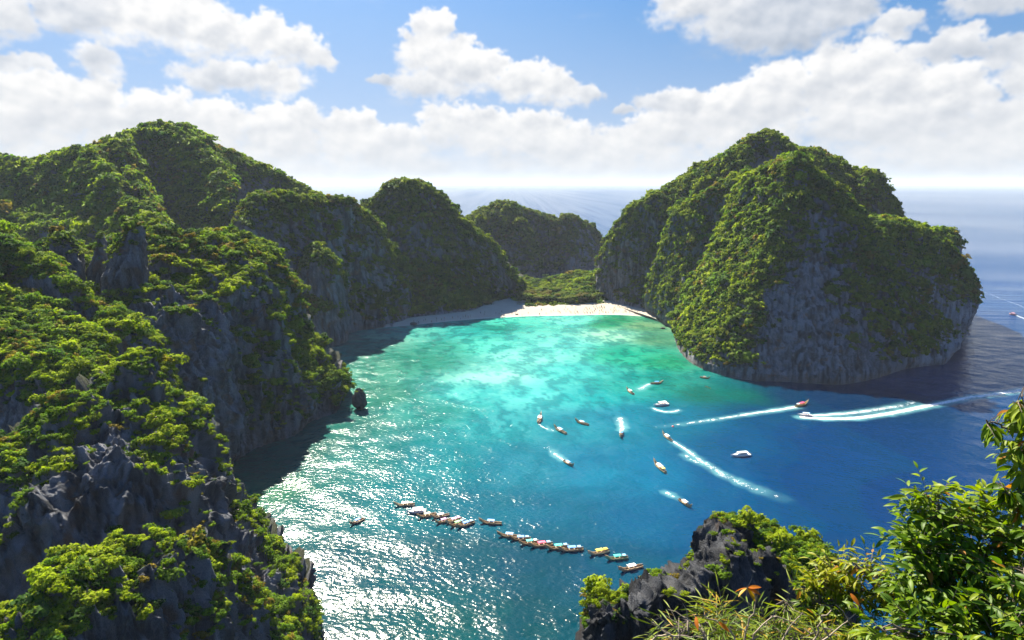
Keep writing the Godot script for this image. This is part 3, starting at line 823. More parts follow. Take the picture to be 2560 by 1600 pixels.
func near_cliffs() -> void:
	hill("near_cliff", "craggy grey limestone cliff with bright shrubs in the left foreground", [
		[[-60, 1200, 185], [37, 1139, 192], [110, 1080, 200], [216, 1001, 215], [309, 968, 228], [340, 922, 232], [394, 953, 238], [446, 1012, 246], [500, 1042, 255], [535, 1105, 262], [549, 1195, 260], [593, 1258, 249], [629, 1335, 233], [701, 1430, 212], [748, 1508, 198], [781, 1620, 182]],
		[[-60, 1300, 172], [40, 1250, 175], [115, 1200, 180], [210, 1140, 190], [300, 1090, 202], [345, 1070, 206], [400, 1090, 210], [450, 1130, 214], [495, 1180, 216], [530, 1230, 218], [546, 1290, 216], [581, 1340, 210], [621, 1400, 203], [679, 1475, 194], [726, 1545, 187], [774, 1645, 178]],
		[[-60, 1420, 160], [40, 1380, 160], [120, 1340, 163], [210, 1290, 168], [300, 1260, 174], [350, 1250, 178], [400, 1270, 180], [450, 1310, 182], [490, 1360, 184], [525, 1400, 184], [555, 1440, 183], [577, 1480, 181], [616, 1510, 179], [669, 1555, 177], [714, 1610, 175], [764, 1690, 173]],
		[[-60, -1, 146], [40, -1, 146], [120, -1, 149], [210, -1, 153], [300, -1, 158], [350, -1, 161], [400, -1, 163], [450, -1, 165], [490, -1, 167], [525, -1, 168], [555, -1, 168], [591, -1, 168], [630, -1, 167], [683, -1, 166], [728, -1, 166], [778, -1, 166]]],
		["7788758767665667", "3554366534433446", "1221234411223345", "1112223333344444"], 330, [70, 80, 64],
		{"veg_shift": -0.36, "big": 5.0, "steep": 0.85, "spike": 4.5, "zone": "on the craggy near cliff", "alone": "the craggy near cliff", "crown": 1.1, "amp": 7.5, "mid": 3.4, "fine": 1.1, "rib_scale": 1.5, "thick": 45.0, "near": true, "bright": 1.4, "singles": 100, "high": 62.0, "low": 35.0, "middle": 380.0})
	hill("near_cliff", "lowest jagged ledge of the near cliff, bushes filling its clefts", [
		[[-40, 1650, 120], [24, 1600, 124], [95, 1540, 128], [159, 1466, 132], [222, 1478, 134], [290, 1428, 138], [340, 1402, 141], [400, 1412, 144], [470, 1422, 148], [540, 1450, 152], [585, 1500, 156], [655, 1560, 160], [715, 1640, 166]],
		[[-40, 1760, 105], [30, 1730, 108], [100, 1700, 110], [165, 1640, 114], [230, 1640, 117], [295, 1600, 121], [350, 1580, 124], [410, 1590, 128], [480, 1600, 133], [545, 1620, 138], [590, 1660, 143], [655, 1700, 150], [715, 1750, 158]],
		[[-40, -1, 90], [30, -1, 92], [100, -1, 95], [165, -1, 100], [230, -1, 103], [295, -1, 108], [350, -1, 112], [410, -1, 116], [480, -1, 121], [545, -1, 127], [615, -1, 134], [680, -1, 142], [740, -1, 150]]],
		["7756777567766", "2334223332333", "2222222222222"], 250, [90, 30],
		{"steep": 0.8, "spike": 6.0, "zone": "on the lowest ledge of the near cliff", "alone": "the lowest near ledge", "crown": 1.0, "amp": 3.6, "mid": 2.4, "fine": 0.9, "rib_scale": 1.8, "thick": 30.0, "near": true, "bright": 1.4, "singles": 60, "high": 62.0, "low": 48.0, "middle": 350.0})
	hill("foreground_crag", "jagged black-grey rock crag in the right foreground", [
		[[1470, 1618, 80], [1478, 1589, 81], [1490, 1548, 82], [1508, 1524, 84], [1580, 1518, 88], [1635, 1489, 90], [1705, 1460, 92], [1742, 1410, 95], [1774, 1361, 97], [1806, 1346, 98], [1835, 1334, 99], [1851, 1358, 100], [1880, 1350, 101], [1912, 1348, 101], [1948, 1380, 101], [1994, 1395, 100], [2030, 1401, 99], [2048, 1438, 97], [2060, 1528, 94]],
		[[1470, 1640, 78], [1486, 1620, 77], [1511, 1590, 76], [1540, 1560, 77], [1600, 1550, 79], [1650, 1530, 81], [1710, 1500, 83], [1750, 1460, 85], [1785, 1420, 87], [1812, 1408, 88], [1835, 1400, 88], [1860, 1412, 89], [1888, 1410, 90], [1920, 1420, 90], [1955, 1440, 90], [1995, 1460, 90], [2030, 1480, 90], [2053, 1510, 90], [2070, 1560, 90]],
		[[1475, 1740, 75], [1495, 1740, 73], [1530, 1720, 71], [1570, 1700, 71], [1610, 1690, 72], [1655, 1680, 73], [1710, 1660, 75], [1750, 1640, 76], [1785, 1620, 77], [1812, 1610, 78], [1835, 1600, 78], [1860, 1600, 79], [1888, 1600, 80], [1920, 1600, 81], [1955, 1610, 81], [1995, 1620, 82], [2030, 1640, 82], [2055, 1650, 83], [2075, 1680, 84]],
		[[1475, -1, 66], [1495, -1, 65], [1530, -1, 64], [1570, -1, 63], [1610, -1, 63], [1655, -1, 64], [1710, -1, 65], [1750, -1, 66], [1785, -1, 67], [1812, -1, 67], [1835, -1, 68], [1860, -1, 68], [1888, -1, 69], [1920, -1, 69], [1955, -1, 70], [1995, -1, 70], [2030, -1, 71], [2055, -1, 72], [2075, -1, 74]]],
		["2334121233334654432", "0111111011234544443", "1111111122334444443", "1111111111111111111"], 330, [80, 60, 10],
		{"spike": 3.2, "zone": "on the foreground crag", "alone": "the foreground crag", "crown": 0.62, "amp": 2.2, "mid": 1.8, "fine": 1.1, "rib_scale": 3.0, "thick": 20.0, "near": true, "bright": 1.25, "singles": 40, "high": 94.0, "low": 82.0, "middle": 1760.0, "pale": 0.42, "warm": 0.3})


# ---------- the sea, its colour that of the water over sand, coral and depth ----------
func sea_tones() -> Array:
	# [picture x, y, red, green, blue (as seen), reach in metres]
	return [
		[1150, 830, 40, 190, 180, 45], [1060, 835, 70, 190, 175, 40], [1300, 802, 60, 215, 190, 40], [1240, 820, 20, 165, 140, 22], [1420, 800, 90, 225, 205, 40], [1540, 800, 10, 160, 105, 26], [1500, 812, 20, 165, 115, 22], [1530, 838, 150, 235, 205, 26], [1620, 815, 110, 175, 125, 26],
		[1650, 850, 90, 165, 125, 26], [900, 865, 70, 150, 130, 40], [960, 850, 110, 190, 165, 30], [950, 910, 60, 160, 135, 40], [1040, 900, 25, 150, 125, 45], [1120, 870, 30, 160, 140, 40], [1200, 865, 80, 225, 205, 40], [1300, 900, 120, 230, 215, 45], [1250, 940, 140, 235, 220, 36], [1400, 870, 100, 225, 210, 40],
		[1420, 930, 70, 215, 205, 40], [1550, 890, 20, 185, 150, 40], [1660, 905, 20, 160, 115, 26], [1200, 985, 70, 205, 200, 36], [1330, 985, 80, 215, 210, 36], [1450, 990, 25, 185, 185, 36], [1560, 960, 10, 170, 160, 36], [1660, 960, 5, 150, 135, 30], [1760, 985, 0, 120, 105, 24], [1860, 990, 0, 115, 100, 20],
		[1900, 1000, 0, 95, 95, 16], [1990, 1000, 3, 45, 100, 30], [1920, 1040, 2, 75, 130, 30], [2150, 1000, 2, 32, 90, 50], [2400, 960, 6, 58, 130, 60], [2300, 1090, 4, 50, 115, 60], [2050, 1110, 3, 62, 130, 50], [1850, 1100, 3, 85, 145, 40], [1700, 1060, 4, 120, 160, 36], [1560, 1050, 8, 140, 170, 36],
		[1420, 1060, 15, 150, 170, 36], [1250, 1060, 35, 170, 175, 36], [1080, 1030, 45, 160, 150, 36], [930, 990, 55, 150, 125, 36], [870, 1060, 45, 130, 115, 30], [760, 1130, 35, 110, 95, 30], [620, 1180, 35, 100, 80, 26], [680, 1230, 45, 125, 90, 22], [900, 1150, 35, 135, 130, 36],
		[1100, 1150, 18, 145, 155, 36], [1300, 1160, 10, 135, 160, 36], [1500, 1170, 6, 130, 170, 36], [1650, 1180, 4, 125, 175, 30], [1800, 1190, 3, 90, 150, 36], [2000, 1200, 3, 62, 130, 45], [2300, 1250, 3, 52, 120, 60], [800, 1290, 20, 110, 110, 30], [1000, 1270, 14, 125, 135, 30],
		[1200, 1270, 10, 115, 140, 30], [1400, 1280, 6, 105, 140, 30], [1600, 1300, 4, 105, 155, 30], [1800, 1320, 3, 85, 145, 36], [2000, 1400, 3, 62, 125, 40], [850, 1400, 12, 85, 95, 30], [1100, 1400, 6, 85, 100, 30], [1350, 1400, 4, 75, 100, 30], [1550, 1420, 4, 80, 115, 30],
		[850, 1550, 18, 80, 85, 26], [1100, 1560, 10, 90, 95, 26], [1350, 1560, 8, 80, 90, 26], [1700, 1560, 4, 75, 110, 40], [2500, 850, 8, 66, 145, 80], [2480, 720, 12, 84, 165, 90], [2450, 600, 14, 92, 172, 160], [1200, 500, 16, 88, 165, 900], [2300, 500, 14, 92, 175, 900], [1400, 620, 14, 80, 150, 200],
	]


func grid_line(lo: float, hi: float, step: float, far: float) -> PackedFloat32Array:
	var left := []
	var s := step
	var x := lo
	while x > -far:
		s *= 1.35
		x -= s
		left.append(x)
	left.reverse()
	var out := PackedFloat32Array(left)
	x = lo
	while x <= hi:
		out.append(x)
		x += step
	s = step
	while x < far:
		s *= 1.35
		x += s
		out.append(x)
	return out


func sea() -> void:
	var tones := []
	for t in sea_tones():
		var p := on_sea(t[0], t[1])
		var c := Color(t[2] / 255.0, t[3] / 255.0, t[4] / 255.0).srgb_to_linear()
		tones.append([p.x, p.z, c.r, c.g, c.b, t[5]])
	# the tones on a coarse map first
	var mx := -220.0
	var mz := -1100.0
	var cell := 8.0
	var mw := 110
	var mh := 122
	var map := PackedVector3Array()
	for j in mh:
		for i in mw:
			var x := mx + i * cell
			var z := mz + j * cell
			var sum := Vector3.ZERO
			var total := 0.0
			for t in tones:
				var d2: float = ((x - t[0]) * (x - t[0]) + (z - t[1]) * (z - t[1])) / (t[5] * t[5])
				var w := 1.0 / (0.02 + d2 * d2)
				sum += Vector3(t[2], t[3], t[4]) * w
				total += w
			map.append(sum / total)
	var xs := grid_line(-190.0, 420.0, 1.8, 24000.0)
	var zs := grid_line(-830.0, -165.0, 1.8, 24000.0)
	var trails := []
	for t in wake_list():
		var n: int = t[1].size() - 1
		for k in n:
			var a := on_sea(t[1][k][0], t[1][k][1])
			var b := on_sea(t[1][k + 1][0], t[1][k + 1][1])
			var reach: float = 2.0 + 2.2 * lerpf(t[2], t[3], k / float(n))
			trails.append([a.x, a.z, b.x, b.z, minf(a.x, b.x) - reach, maxf(a.x, b.x) + reach, minf(a.z, b.z) - reach, maxf(a.z, b.z) + reach, reach, lerpf(clampf(t[5], 0, 1), clampf(t[6], 0.1, 1), k / float(n)), lerpf(clampf(t[5], 0, 1), clampf(t[6], 0.1, 1), (k + 1) / float(n))])
	var coral := noise(71, 0.05, 5)
	var patch := noise(72, 0.018, 3)
	var grain := noise(73, 0.22, 3)
	var swell := noise(74, 0.05, 2)
	var chop := noise(75, 0.16, 2)
	var deep := Vector3(0.004, 0.085, 0.33)
	var NU := xs.size()
	var NV := zs.size()
	var P := PackedVector3Array()
	var N := PackedVector3Array()
	var C := PackedColorArray()
	var UV := PackedVector2Array()
	for j in NV:
		var z := zs[j]
		for i in NU:
			var x := xs[i]
			var fx := clampf((x - mx) / cell, 0.0, mw - 1.01)
			var fz := clampf((z - mz) / cell, 0.0, mh - 1.01)
			var i0 := int(fx)
			var j0 := int(fz)
			var k := j0 * mw + i0
			var c := map[k].lerp(map[k + 1], fx - i0).lerp(map[k + mw].lerp(map[k + mw + 1], fx - i0), fz - j0)
			var far := smoothstep(500.0, 2500.0, Vector2(x - 100.0, z + 450.0).length())
			c = c.lerp(deep, far)
			var shallow := clampf((c.y - 0.10) * 2.6, 0.0, 1.0)
			c *= 1.0 + 0.22 * shallow
			var v: float = coral.get_noise_3d(x, 0, z * 0.6) + 0.55 * grain.get_noise_3d(x, 0, z * 0.5)
			var w: float = patch.get_noise_3d(x, 0, z)
			c *= 1.0 + 0.10 * w
			if shallow > 0.0:
				var sand := smoothstep(0.06, 0.22, v + 0.5 * w) * shallow
				var weed := smoothstep(0.06, 0.26, -v + 0.2 * w) * shallow
				c = c.lerp(Vector3(c.x * 1.8 + 0.05, c.y * 1.25 + 0.04, c.z * 1.2 + 0.04), sand * 0.7)
				c = c.lerp(Vector3(c.x * 0.4, c.y * 0.56, c.z * 0.62), weed * 0.75)
			c = (c + Vector3(0.001, 0.034, 0.045)) * 0.27
			if x > 20.0 and x < 425.0 and z < -225.0 and z > -560.0:
				for g in trails:
					if x < g[4] or x > g[5] or z < g[6] or z > g[7]:
						continue
					var ab := Vector2(g[2] - g[0], g[3] - g[1])
					var tt := clampf(Vector2(x - g[0], z - g[1]).dot(ab) / ab.length_squared(), 0.0, 1.0)
					var off := Vector2(x, z).distance_to(Vector2(g[0], g[1]) + ab * tt)
					var aer: float = smoothstep(g[8], g[8] * 0.25, off + 1.2 * grain.get_noise_3d(x, 3.0, z)) * lerpf(g[9], g[10], tt)
					c = c.lerp(Vector3(0.10, 0.26, 0.28), 0.75 * aer)
			var sx: float = swell.get_noise_3d(x + 2.0, 0, z) - swell.get_noise_3d(x - 2.0, 0, z) + 0.35 * (chop.get_noise_3d(x + 0.7, 0, z) - chop.get_noise_3d(x - 0.7, 0, z))
			var sz: float = swell.get_noise_3d(x, 0, z + 2.0) - swell.get_noise_3d(x, 0, z - 2.0) + 0.35 * (chop.get_noise_3d(x, 0, z + 0.7) - chop.get_noise_3d(x, 0, z - 0.7))
			P.append(Vector3(x, 0, z))
			N.append(Vector3(-sx * 0.10, 1, -sz * 0.16).normalized())
			C.append(Color(c.x, c.y, c.z))
			UV.append(Vector2(x + 0.35 * z, z * 1.0 - 0.25 * x) / 170.0)
	var m := StandardMaterial3D.new()
	m.resource_name = "sea_water"
	m.vertex_color_use_as_albedo = true
	m.roughness = 0.17
	m.metallic_specular = 0.22
	m.normal_enabled = true
	var wave := noise(81, 0.020, 3)
	wave.domain_warp_enabled = true
	wave.domain_warp_amplitude = 14.0
	wave.domain_warp_frequency = 0.02
	var t := noise_tex(wave, 2048)
	t.color_ramp = null
	t.as_normal_map = true
	t.bump_strength = 3.7
	m.normal_texture = t
	m.normal_scale = 1.0
	m.uv1_scale = Vector3(1.0, 1.7, 1.0)
	var idx := PackedInt32Array()
	for j in NV - 1:
		for i in NU - 1:
			var a := j * NU + i
			idx.append_array([a, a + 1, a + NU + 1, a, a + NU + 1, a + NU])
	var arr := []
	arr.resize(Mesh.ARRAY_MAX)
	arr[Mesh.ARRAY_VERTEX] = P
	arr[Mesh.ARRAY_NORMAL] = N
	arr[Mesh.ARRAY_COLOR] = C
	arr[Mesh.ARRAY_TEX_UV] = UV
	arr[Mesh.ARRAY_INDEX] = idx
	var mesh := ArrayMesh.new()
	mesh.add_surface_from_arrays(Mesh.PRIMITIVE_TRIANGLES, arr)
	tag(part("sea", mesh, m), "turquoise bay opening to deep blue sea", "", "", "structure")


# ---------- the beach ----------
var shore_line := []   # [waterline point, back point] along the beach from left to right

func beach() -> void:
	var water := [[940, 820], [1018, 814], [1076, 808], [1162, 800], [1249, 794], [1336, 790], [1452, 788], [1539, 787], [1620, 793], [1650, 806]]
	var back := [[950, 812], [1018, 803], [1076, 795], [1162, 784], [1225, 773], [1310, 769], [1430, 766], [1512, 754], [1570, 774], [1640, 796]]
	var NU := 120
	var NV := 26
	var W := PackedVector3Array()
	var B := PackedVector3Array()
	for k in water.size():
		W.append(on_sea(water[k][0], water[k][1]))
		B.append(on_sea(back[k][0], back[k][1], 2.6))
	var lines := [PackedVector3Array(), PackedVector3Array()]
	for i in NU:
		var f := i / float(NU - 1) * (W.size() - 1.001)
		var c := int(f)
		var last := W.size() - 1
		lines[0].append(W[c].cubic_interpolate(W[c + 1], W[maxi(c - 1, 0)], W[mini(c + 2, last)], f - c))
		lines[1].append(B[c].cubic_interpolate(B[c + 1], B[maxi(c - 1, 0)], B[mini(c + 2, last)], f - c))
		shore_line.append([lines[0][i], lines[1][i]])
	var P := PackedVector3Array()
	var C := PackedColorArray()
	for j in NV:
		var v := lerpf(-0.35, 2.6, j / float(NV - 1))
		for i in NU:
			var a: Vector3 = lines[0][i]
			var b: Vector3 = lines[1][i]
			var dir := (b - a)
			dir.y = 0
			if v > 1.0:
				dir = dir.normalized() * maxf(dir.length(), 0.1) + (b - Vector3(0, 0, 0)).normalized() * 0.0
			var p := a + dir * minf(v, 1.0)
			if v > 1.0:
				p += Vector3(0.1, 0, -1).normalized() * (v - 1.0) * 45.0
			p.y = 2.6 * v * (1.0 + 0.1 * n_mid.get_noise_3dv(p)) if v < 1.0 else 2.6 + (v - 1.0) * 2.0
			P.append(p)
			var tn: float = n_tone.get_noise_3dv(p * 2.0)
			var wet := smoothstep(0.16, 0.0, v)
			var c := Color(0.33, 0.295, 0.25) * (1.0 + 0.10 * tn)
			C.append(c.lerp(Color(0.40, 0.44, 0.38), wet * 0.6))
	var m := StandardMaterial3D.new()
	m.resource_name = "beach_sand"
	m.vertex_color_use_as_albedo = true
	m.roughness = 0.95
	m.metallic_specular = 0.1
	tag(part("beach_sand", net_mesh(P, net_normals(P, NU, NV), C, NU, NV), m), "curved white sand beach at the head of the bay", "", "", "structure")
	# wooded ground behind it
	hill("wooded_ground", "wooded flat ground behind the beach", [
		[[1255, 692, 900], [1300, 700, 902], [1345, 706, 905], [1395, 698, 910], [1440, 690, 915], [1500, 684, 915]],
		[[1255, 740, 835], [1300, 738, 830], [1345, 737, 828], [1395, 732, 830], [1440, 728, 832], [1500, 718, 840]],
		[[1255, 760, 790], [1300, 757, 786], [1345, 756, 784], [1395, 755, 784], [1440, 754, 785], [1505, 742, 812]],
		[[1255, 772, 0], [1300, 771, 0], [1345, 770, 0], [1395, 769, 0], [1440, 768, 0], [1508, 756, 0]]],
		["999999", "999999", "999999", "999999"], 60, [20, 20, 4],
		{"zone": "filling the wooded flat behind the beach", "crown": 2.3, "amp": 1.5, "mid": 0.8, "thick": 60.0, "bright": 1.15, "notch": 0.0, "half_near": true, "bare_below": 1.0, "dense": 0.55})


func beach_trees() -> void:
	rng.seed = 404
	var rows := [[766, 782, 28], [758, 794, 26], [748, 812, 24], [738, 838, 20], [724, 878, 16], [712, 893, 13], [702, 902, 10]]
	var n := 0
	for r in rows.size():
		for k in rows[r][2]:
			var f: float = (k + rng.randf_range(0.15, 0.85)) / float(rows[r][2])
			var lo: float = 1292.0 if r < 4 else 1320.0 + (r - 4) * 22.0
			var px := lerpf(lo, 1500.0 - (18.0 if r == 0 else 0.0), f)
			if r >= 4 and px < 1372.0 and px > 1318.0 and rng.randf() < 0.6:
				continue
			var p := pt(px, rows[r][0] + rng.randf_range(-4, 4), rows[r][1] + rng.randf_range(-6, 6))
			p.y -= 1.0
			p.y = maxf(p.y, 2.4)
			var h := rng.randf_range(5.0, 10.5)
			var wide := rng.randf_range(3.6, 6.4)
			var v := rng.randi() % 3
			var tone: int = [0, 0, 1, 1, 3, 2][rng.randi() % 6] if r < 5 else [0, 1, 1, 3][rng.randi() % 4]
			var word: String = ["yellow-green", "dark green", "olive-brown", "mid green"][tone]
			var t := thing("beach_tree", "%s %s tree, %s, %s" % ["spreading" if wide > 5.0 else "compact", word, ["on the sand edge", "second row", "third row", "mid wood", "rear of the wood", "far rear of the wood", "last row"][r], "left part" if f < 0.33 else ("centre" if f < 0.66 else "right part by the tower")], "tree", p, rng.randf() * TAU, "trees of the wood behind the beach")
			var tr := part("trunk", crown_trunk, mat("bark", Color(0.10, 0.08, 0.06)), t)
			tr.scale = Vector3(1.6, h * 0.95, 1.6)
			var cr := part("crown", crowns_near[v], leaf_mat("tree_leaf_%d" % tone, [Color(0.14, 0.175, 0.02), Color(0.055, 0.10, 0.018), Color(0.15, 0.125, 0.035), Color(0.09, 0.14, 0.022)][tone], 1.0), t)
			cr.position.y = h * 0.72
			cr.scale = Vector3(wide, wide * 0.72, wide)
			n += 1


# ---------- boulders ----------
func boulder(called: String, label: String, at: Vector3, size: Vector3, s: int, tone: Color, stalk := 0.0) -> void:
	var n := noise(s, 0.9, 4, FastNoiseLite.FRACTAL_RIDGED)
	var NU := 40
	var NV := 26
	var P := PackedVector3Array()
	var C := PackedColorArray()
	for j in NV:
		var ph := PI * j / float(NV - 1)
		for i in NU:
			var th := -TAU * i / float(NU - 1)
			var d := Vector3(cos(th) * sin(ph), cos(ph), sin(th) * sin(ph))
			var r: float = 0.86 + 0.26 * n.get_noise_3dv(d * Vector3(1.0, 0.6, 1.0))
			var p := d * r
			if stalk > 0.0 and p.y < -0.25:
				var k := smoothstep(-0.25, -0.7, p.y)
				p.x *= 1.0 - stalk * k
				p.z *= 1.0 - stalk * k
			P.append(p * size)
			C.append(tone * (0.8 + 0.5 * n.get_noise_3dv(d * 2.0 + Vector3(5, 5, 5))))
	var o := thing(called, label, "rock", at)
	part("stone", net_mesh(P, net_normals(P, NU, NV), C, NU, NV), rock_mat("cliff_rock_near", true), o)
	if size.y > 3.0:
		for k in 5:
			var a := k * 1.3 + s
			var c := part("shrub_tuft", crowns_near[k % 3], leaf_mat("shrub_leaf_0", Color(0.15, 0.175, 0.02)), o)
			c.position = Vector3(cos(a) * size.x * 0.45, size.y * 0.78, sin(a) * size.z * 0.45)
			c.scale = Vector3.ONE * (0.7 + 0.25 * (k % 3))


func boulders() -> void:
	var g := Color(0.15, 0.145, 0.15)
	var a := on_sea(900, 1022)
	boulder("sea_stack", "mushroom-shaped dark rock stack standing in the water off the left cliff tip", a + Vector3(0, 5.0, 0), Vector3(4.6, 8.2, 4.2), 3, g, 0.5)
	a = on_sea(688, 1400)
	boulder("sea_stack", "dark rock with rust-coloured top behind the right edge of the near cliff", a + Vector3(0, 2.5, -1), Vector3(2.6, 8.0, 3.0), 9, Color(0.17, 0.15, 0.145))
	a = on_sea(1034, 812)
	boulder("beach_boulder", "large dark boulder on the waterline at the shaded end of the beach", a + Vector3(0, 0.8, 0), Vector3(3.6, 2.2, 2.6), 12, g)
	a = on_sea(1011, 808)
	boulder("beach_boulder", "smaller boulder between the large one and the headland foot", a + Vector3(0, 0.8, 0), Vector3(2.2, 1.8, 2.0), 14, g)
	a = on_sea(1292, 788)
	boulder("beach_boulder", "low rock on the sunlit sand near the shadow edge", a + Vector3(0, 0.5, 0), Vector3(1.6, 1.0, 1.4), 15, g * 1.2)
	a = on_sea(1657, 822)
	boulder("shore_rock", "low reef rock in the shallows by the leaning green rib", a + Vector3(0, 0.3, 0), Vector3(2.4, 1.3, 1.6), 17, g * 1.1)


# ---------- boats ----------
func loft(sections: Array, closed_ends := true) -> ArrayMesh:
	# every section is a list of points, all of one length
	var st := SurfaceTool.new()
	st.begin(Mesh.PRIMITIVE_TRIANGLES)
	st.set_smooth_group(-1)
	for s in sections.size() - 1:
		var a: Array = sections[s]
		var b: Array = sections[s + 1]
		for k in a.size() - 1:
			for v in [a[k], b[k], b[k + 1], a[k], b[k + 1], a[k + 1]]:
				st.add_vertex(v)
	if closed_ends:
		for e in [0, sections.size() - 1]:
			var a: Array = sections[e]
			for k in range(1, a.size() - 1):
				var tri := [a[0], a[k], a[k + 1]]
				if e > 0:
					tri.reverse()
				for v in tri:
					st.add_vertex(v)
	st.generate_normals()
	return st.commit()


func box(size: Vector3, at: Vector3) -> ArrayMesh:
	var bm := BoxMesh.new()
	bm.size = size
	var st := SurfaceTool.new()
	st.append_from(bm, 0, Transform3D(Basis(), at))
	return st.commit()


func rod(a: Vector3, b: Vector3, r0: float, r1 := -1.0, sides := 6) -> ArrayMesh:
	var cm := CylinderMesh.new()
	cm.bottom_radius = r0
	cm.top_radius = r0 if r1 < 0 else r1
	cm.height = a.distance_to(b)
	cm.radial_segments = sides
	cm.rings = 1
	var up := (b - a).normalized()
	var side := up.cross(Vector3(0.31, 0.2, 0.93)).normalized()
	var st := SurfaceTool.new()
	st.append_from(cm, 0, Transform3D(Basis(side, up, side.cross(up)), (a + b) * 0.5))
	return st.commit()


func hull_section(x: float, half: float, sheer: float, keel: float, inner := 0.0) -> Array:
	var h := half - inner
	var out := []
	for k in 9:
		var a := PI * k / 8.0
		out.append(Vector3(x, lerpf(sheer, keel + inner, pow(sin(a), 0.75)), -cos(a) * h))
	return out


func longtail(canopy_colour: Color, second: Variant, hull_colour: Color, len_m: float) -> Array:
	# parts as [name, mesh, colour]; the bow points along +x, the waterline is y = 0
	var out := []
	var L := len_m
	var outer := []
	var inner := []
	for k in 15:
		var f := k / 14.0
		var x := lerpf(-L * 0.5, L * 0.5, f)
		var half := 0.95 * pow(sin(PI * clampf(0.22 + f * 0.74, 0.0, 1.0)), 0.7) * (1.0 - 0.75 * smoothstep(0.72, 1.0, f)) + 0.03
		var sheer := 0.62 + 0.18 * pow(1.0 - f, 2.0) + 1.75 * pow(smoothstep(0.55, 1.0, f), 2.2)
		var keel := -0.3 + 1.35 * pow(smoothstep(0.7, 1.0, f), 1.6)
		outer.append(hull_section(x, half, sheer, keel))
		if f > 0.03 and f < 0.93:
			inner.append(hull_section(x, half, sheer + 0.03, keel, 0.07))
	out.append(["hull", loft(outer), hull_colour])
	var floor_sec := []
	for s in inner:
		var left: Vector3 = s[1]
		var right: Vector3 = s[7]
		var y := maxf(0.18, left.y - 0.45)
		floor_sec.append([Vector3(left.x, y, left.z * 0.94), Vector3(left.x, y - 0.03, 0), Vector3(left.x, y, right.z * 0.94)])
	out.append(["deck", loft(floor_sec, false), Color(0.24, 0.15, 0.085)])
	for e in [-1.0, 1.0]:
		var rail := []
		for s in outer:
			var p: Vector3 = s[0] if e < 0 else s[8]
			rail.append([p + Vector3(0, 0.0, -0.05), p + Vector3(0, 0.09, -0.05), p + Vector3(0, 0.09, 0.05), p + Vector3(0, 0, 0.05)])
		out.append(["gunwale", loft(rail, false), Color(0.50, 0.33, 0.17)])
	out.append(["prow", rod(Vector3(L * 0.49, 2.1, 0), Vector3(L * 0.56, 3.1, 0), 0.10, 0.05), Color(0.38, 0.22, 0.11)])
	out.append(["prow_garland", rod(Vector3(L * 0.485, 2.0, 0), Vector3(L * 0.50, 2.3, 0), 0.19, 0.16, 8), Color(0.55, 0.05, 0.08)])
	var x0 := -L * 0.19
	var x1 := L * 0.13
	var arch := []
	for k in 6:
		var x := lerpf(x0, x1, k / 5.0)
		var sec := []
		for q in 9:
			var a := lerpf(-1.0, 1.0, q / 8.0)
			sec.append(Vector3(x, 2.0 - 0.24 * a * a + 0.02 * sin(x * 3.0 + q), a * 0.98))
		for q in 9:
			var a := lerpf(1.0, -1.0, q / 8.0)
			sec.append(Vector3(x, 1.94 - 0.24 * a * a, a * 0.98))
		sec.append(sec[0])
		arch.append(sec)
	out.append(["canopy", loft(arch), canopy_colour])
	for x in [x0 + 0.1, (x0 + x1) * 0.5, x1 - 0.1]:
		for e in [-1.0, 1.0]:
			out.append(["canopy_post", rod(Vector3(x, 0.5, e * 0.8), Vector3(x, 1.76, e * 0.92), 0.035), Color(0.30, 0.22, 0.14)])
	if second != null:
		var tarp := []
		for k in 4:
			var x := lerpf(-L * 0.40, -L * 0.25, k / 3.0)
			tarp.append([Vector3(x, 1.75, -0.75), Vector3(x, 1.95, 0), Vector3(x, 1.75, 0.75), Vector3(x, 1.72, 0.75), Vector3(x, 1.90, 0), Vector3(x, 1.72, -0.75), Vector3(x, 1.75, -0.75)])
		out.append(["stern_awning", loft(tarp), second])
		for x in [-L * 0.39, -L * 0.26]:
			for e in [-1.0, 1.0]:
				out.append(["awning_post", rod(Vector3(x, 0.5, e * 0.6), Vector3(x, 1.75, e * 0.7), 0.03), Color(0.30, 0.22, 0.14)])
	for k in 3:
		out.append(["bench", box(Vector3(0.32, 0.07, 1.45), Vector3(lerpf(x0 + 0.5, x1 + 1.4, k / 2.0), 0.58, 0)), Color(0.42, 0.28, 0.15)])
	out.append(["engine", box(Vector3(0.95, 0.55, 0.5), Vector3(-L * 0.455, 1.05, 0)), Color(0.06, 0.055, 0.055)])
	out.append(["tail_shaft", rod(Vector3(-L * 0.47, 0.95, 0.0), Vector3(-L * 0.47 - 2.6, -0.15, 0.25), 0.045), Color(0.12, 0.12, 0.12)])
	out.append(["tiller", rod(Vector3(-L * 0.42, 1.15, 0.0), Vector3(-L * 0.30, 1.45, 0.1), 0.03), Color(0.2, 0.15, 0.1)])
	return out


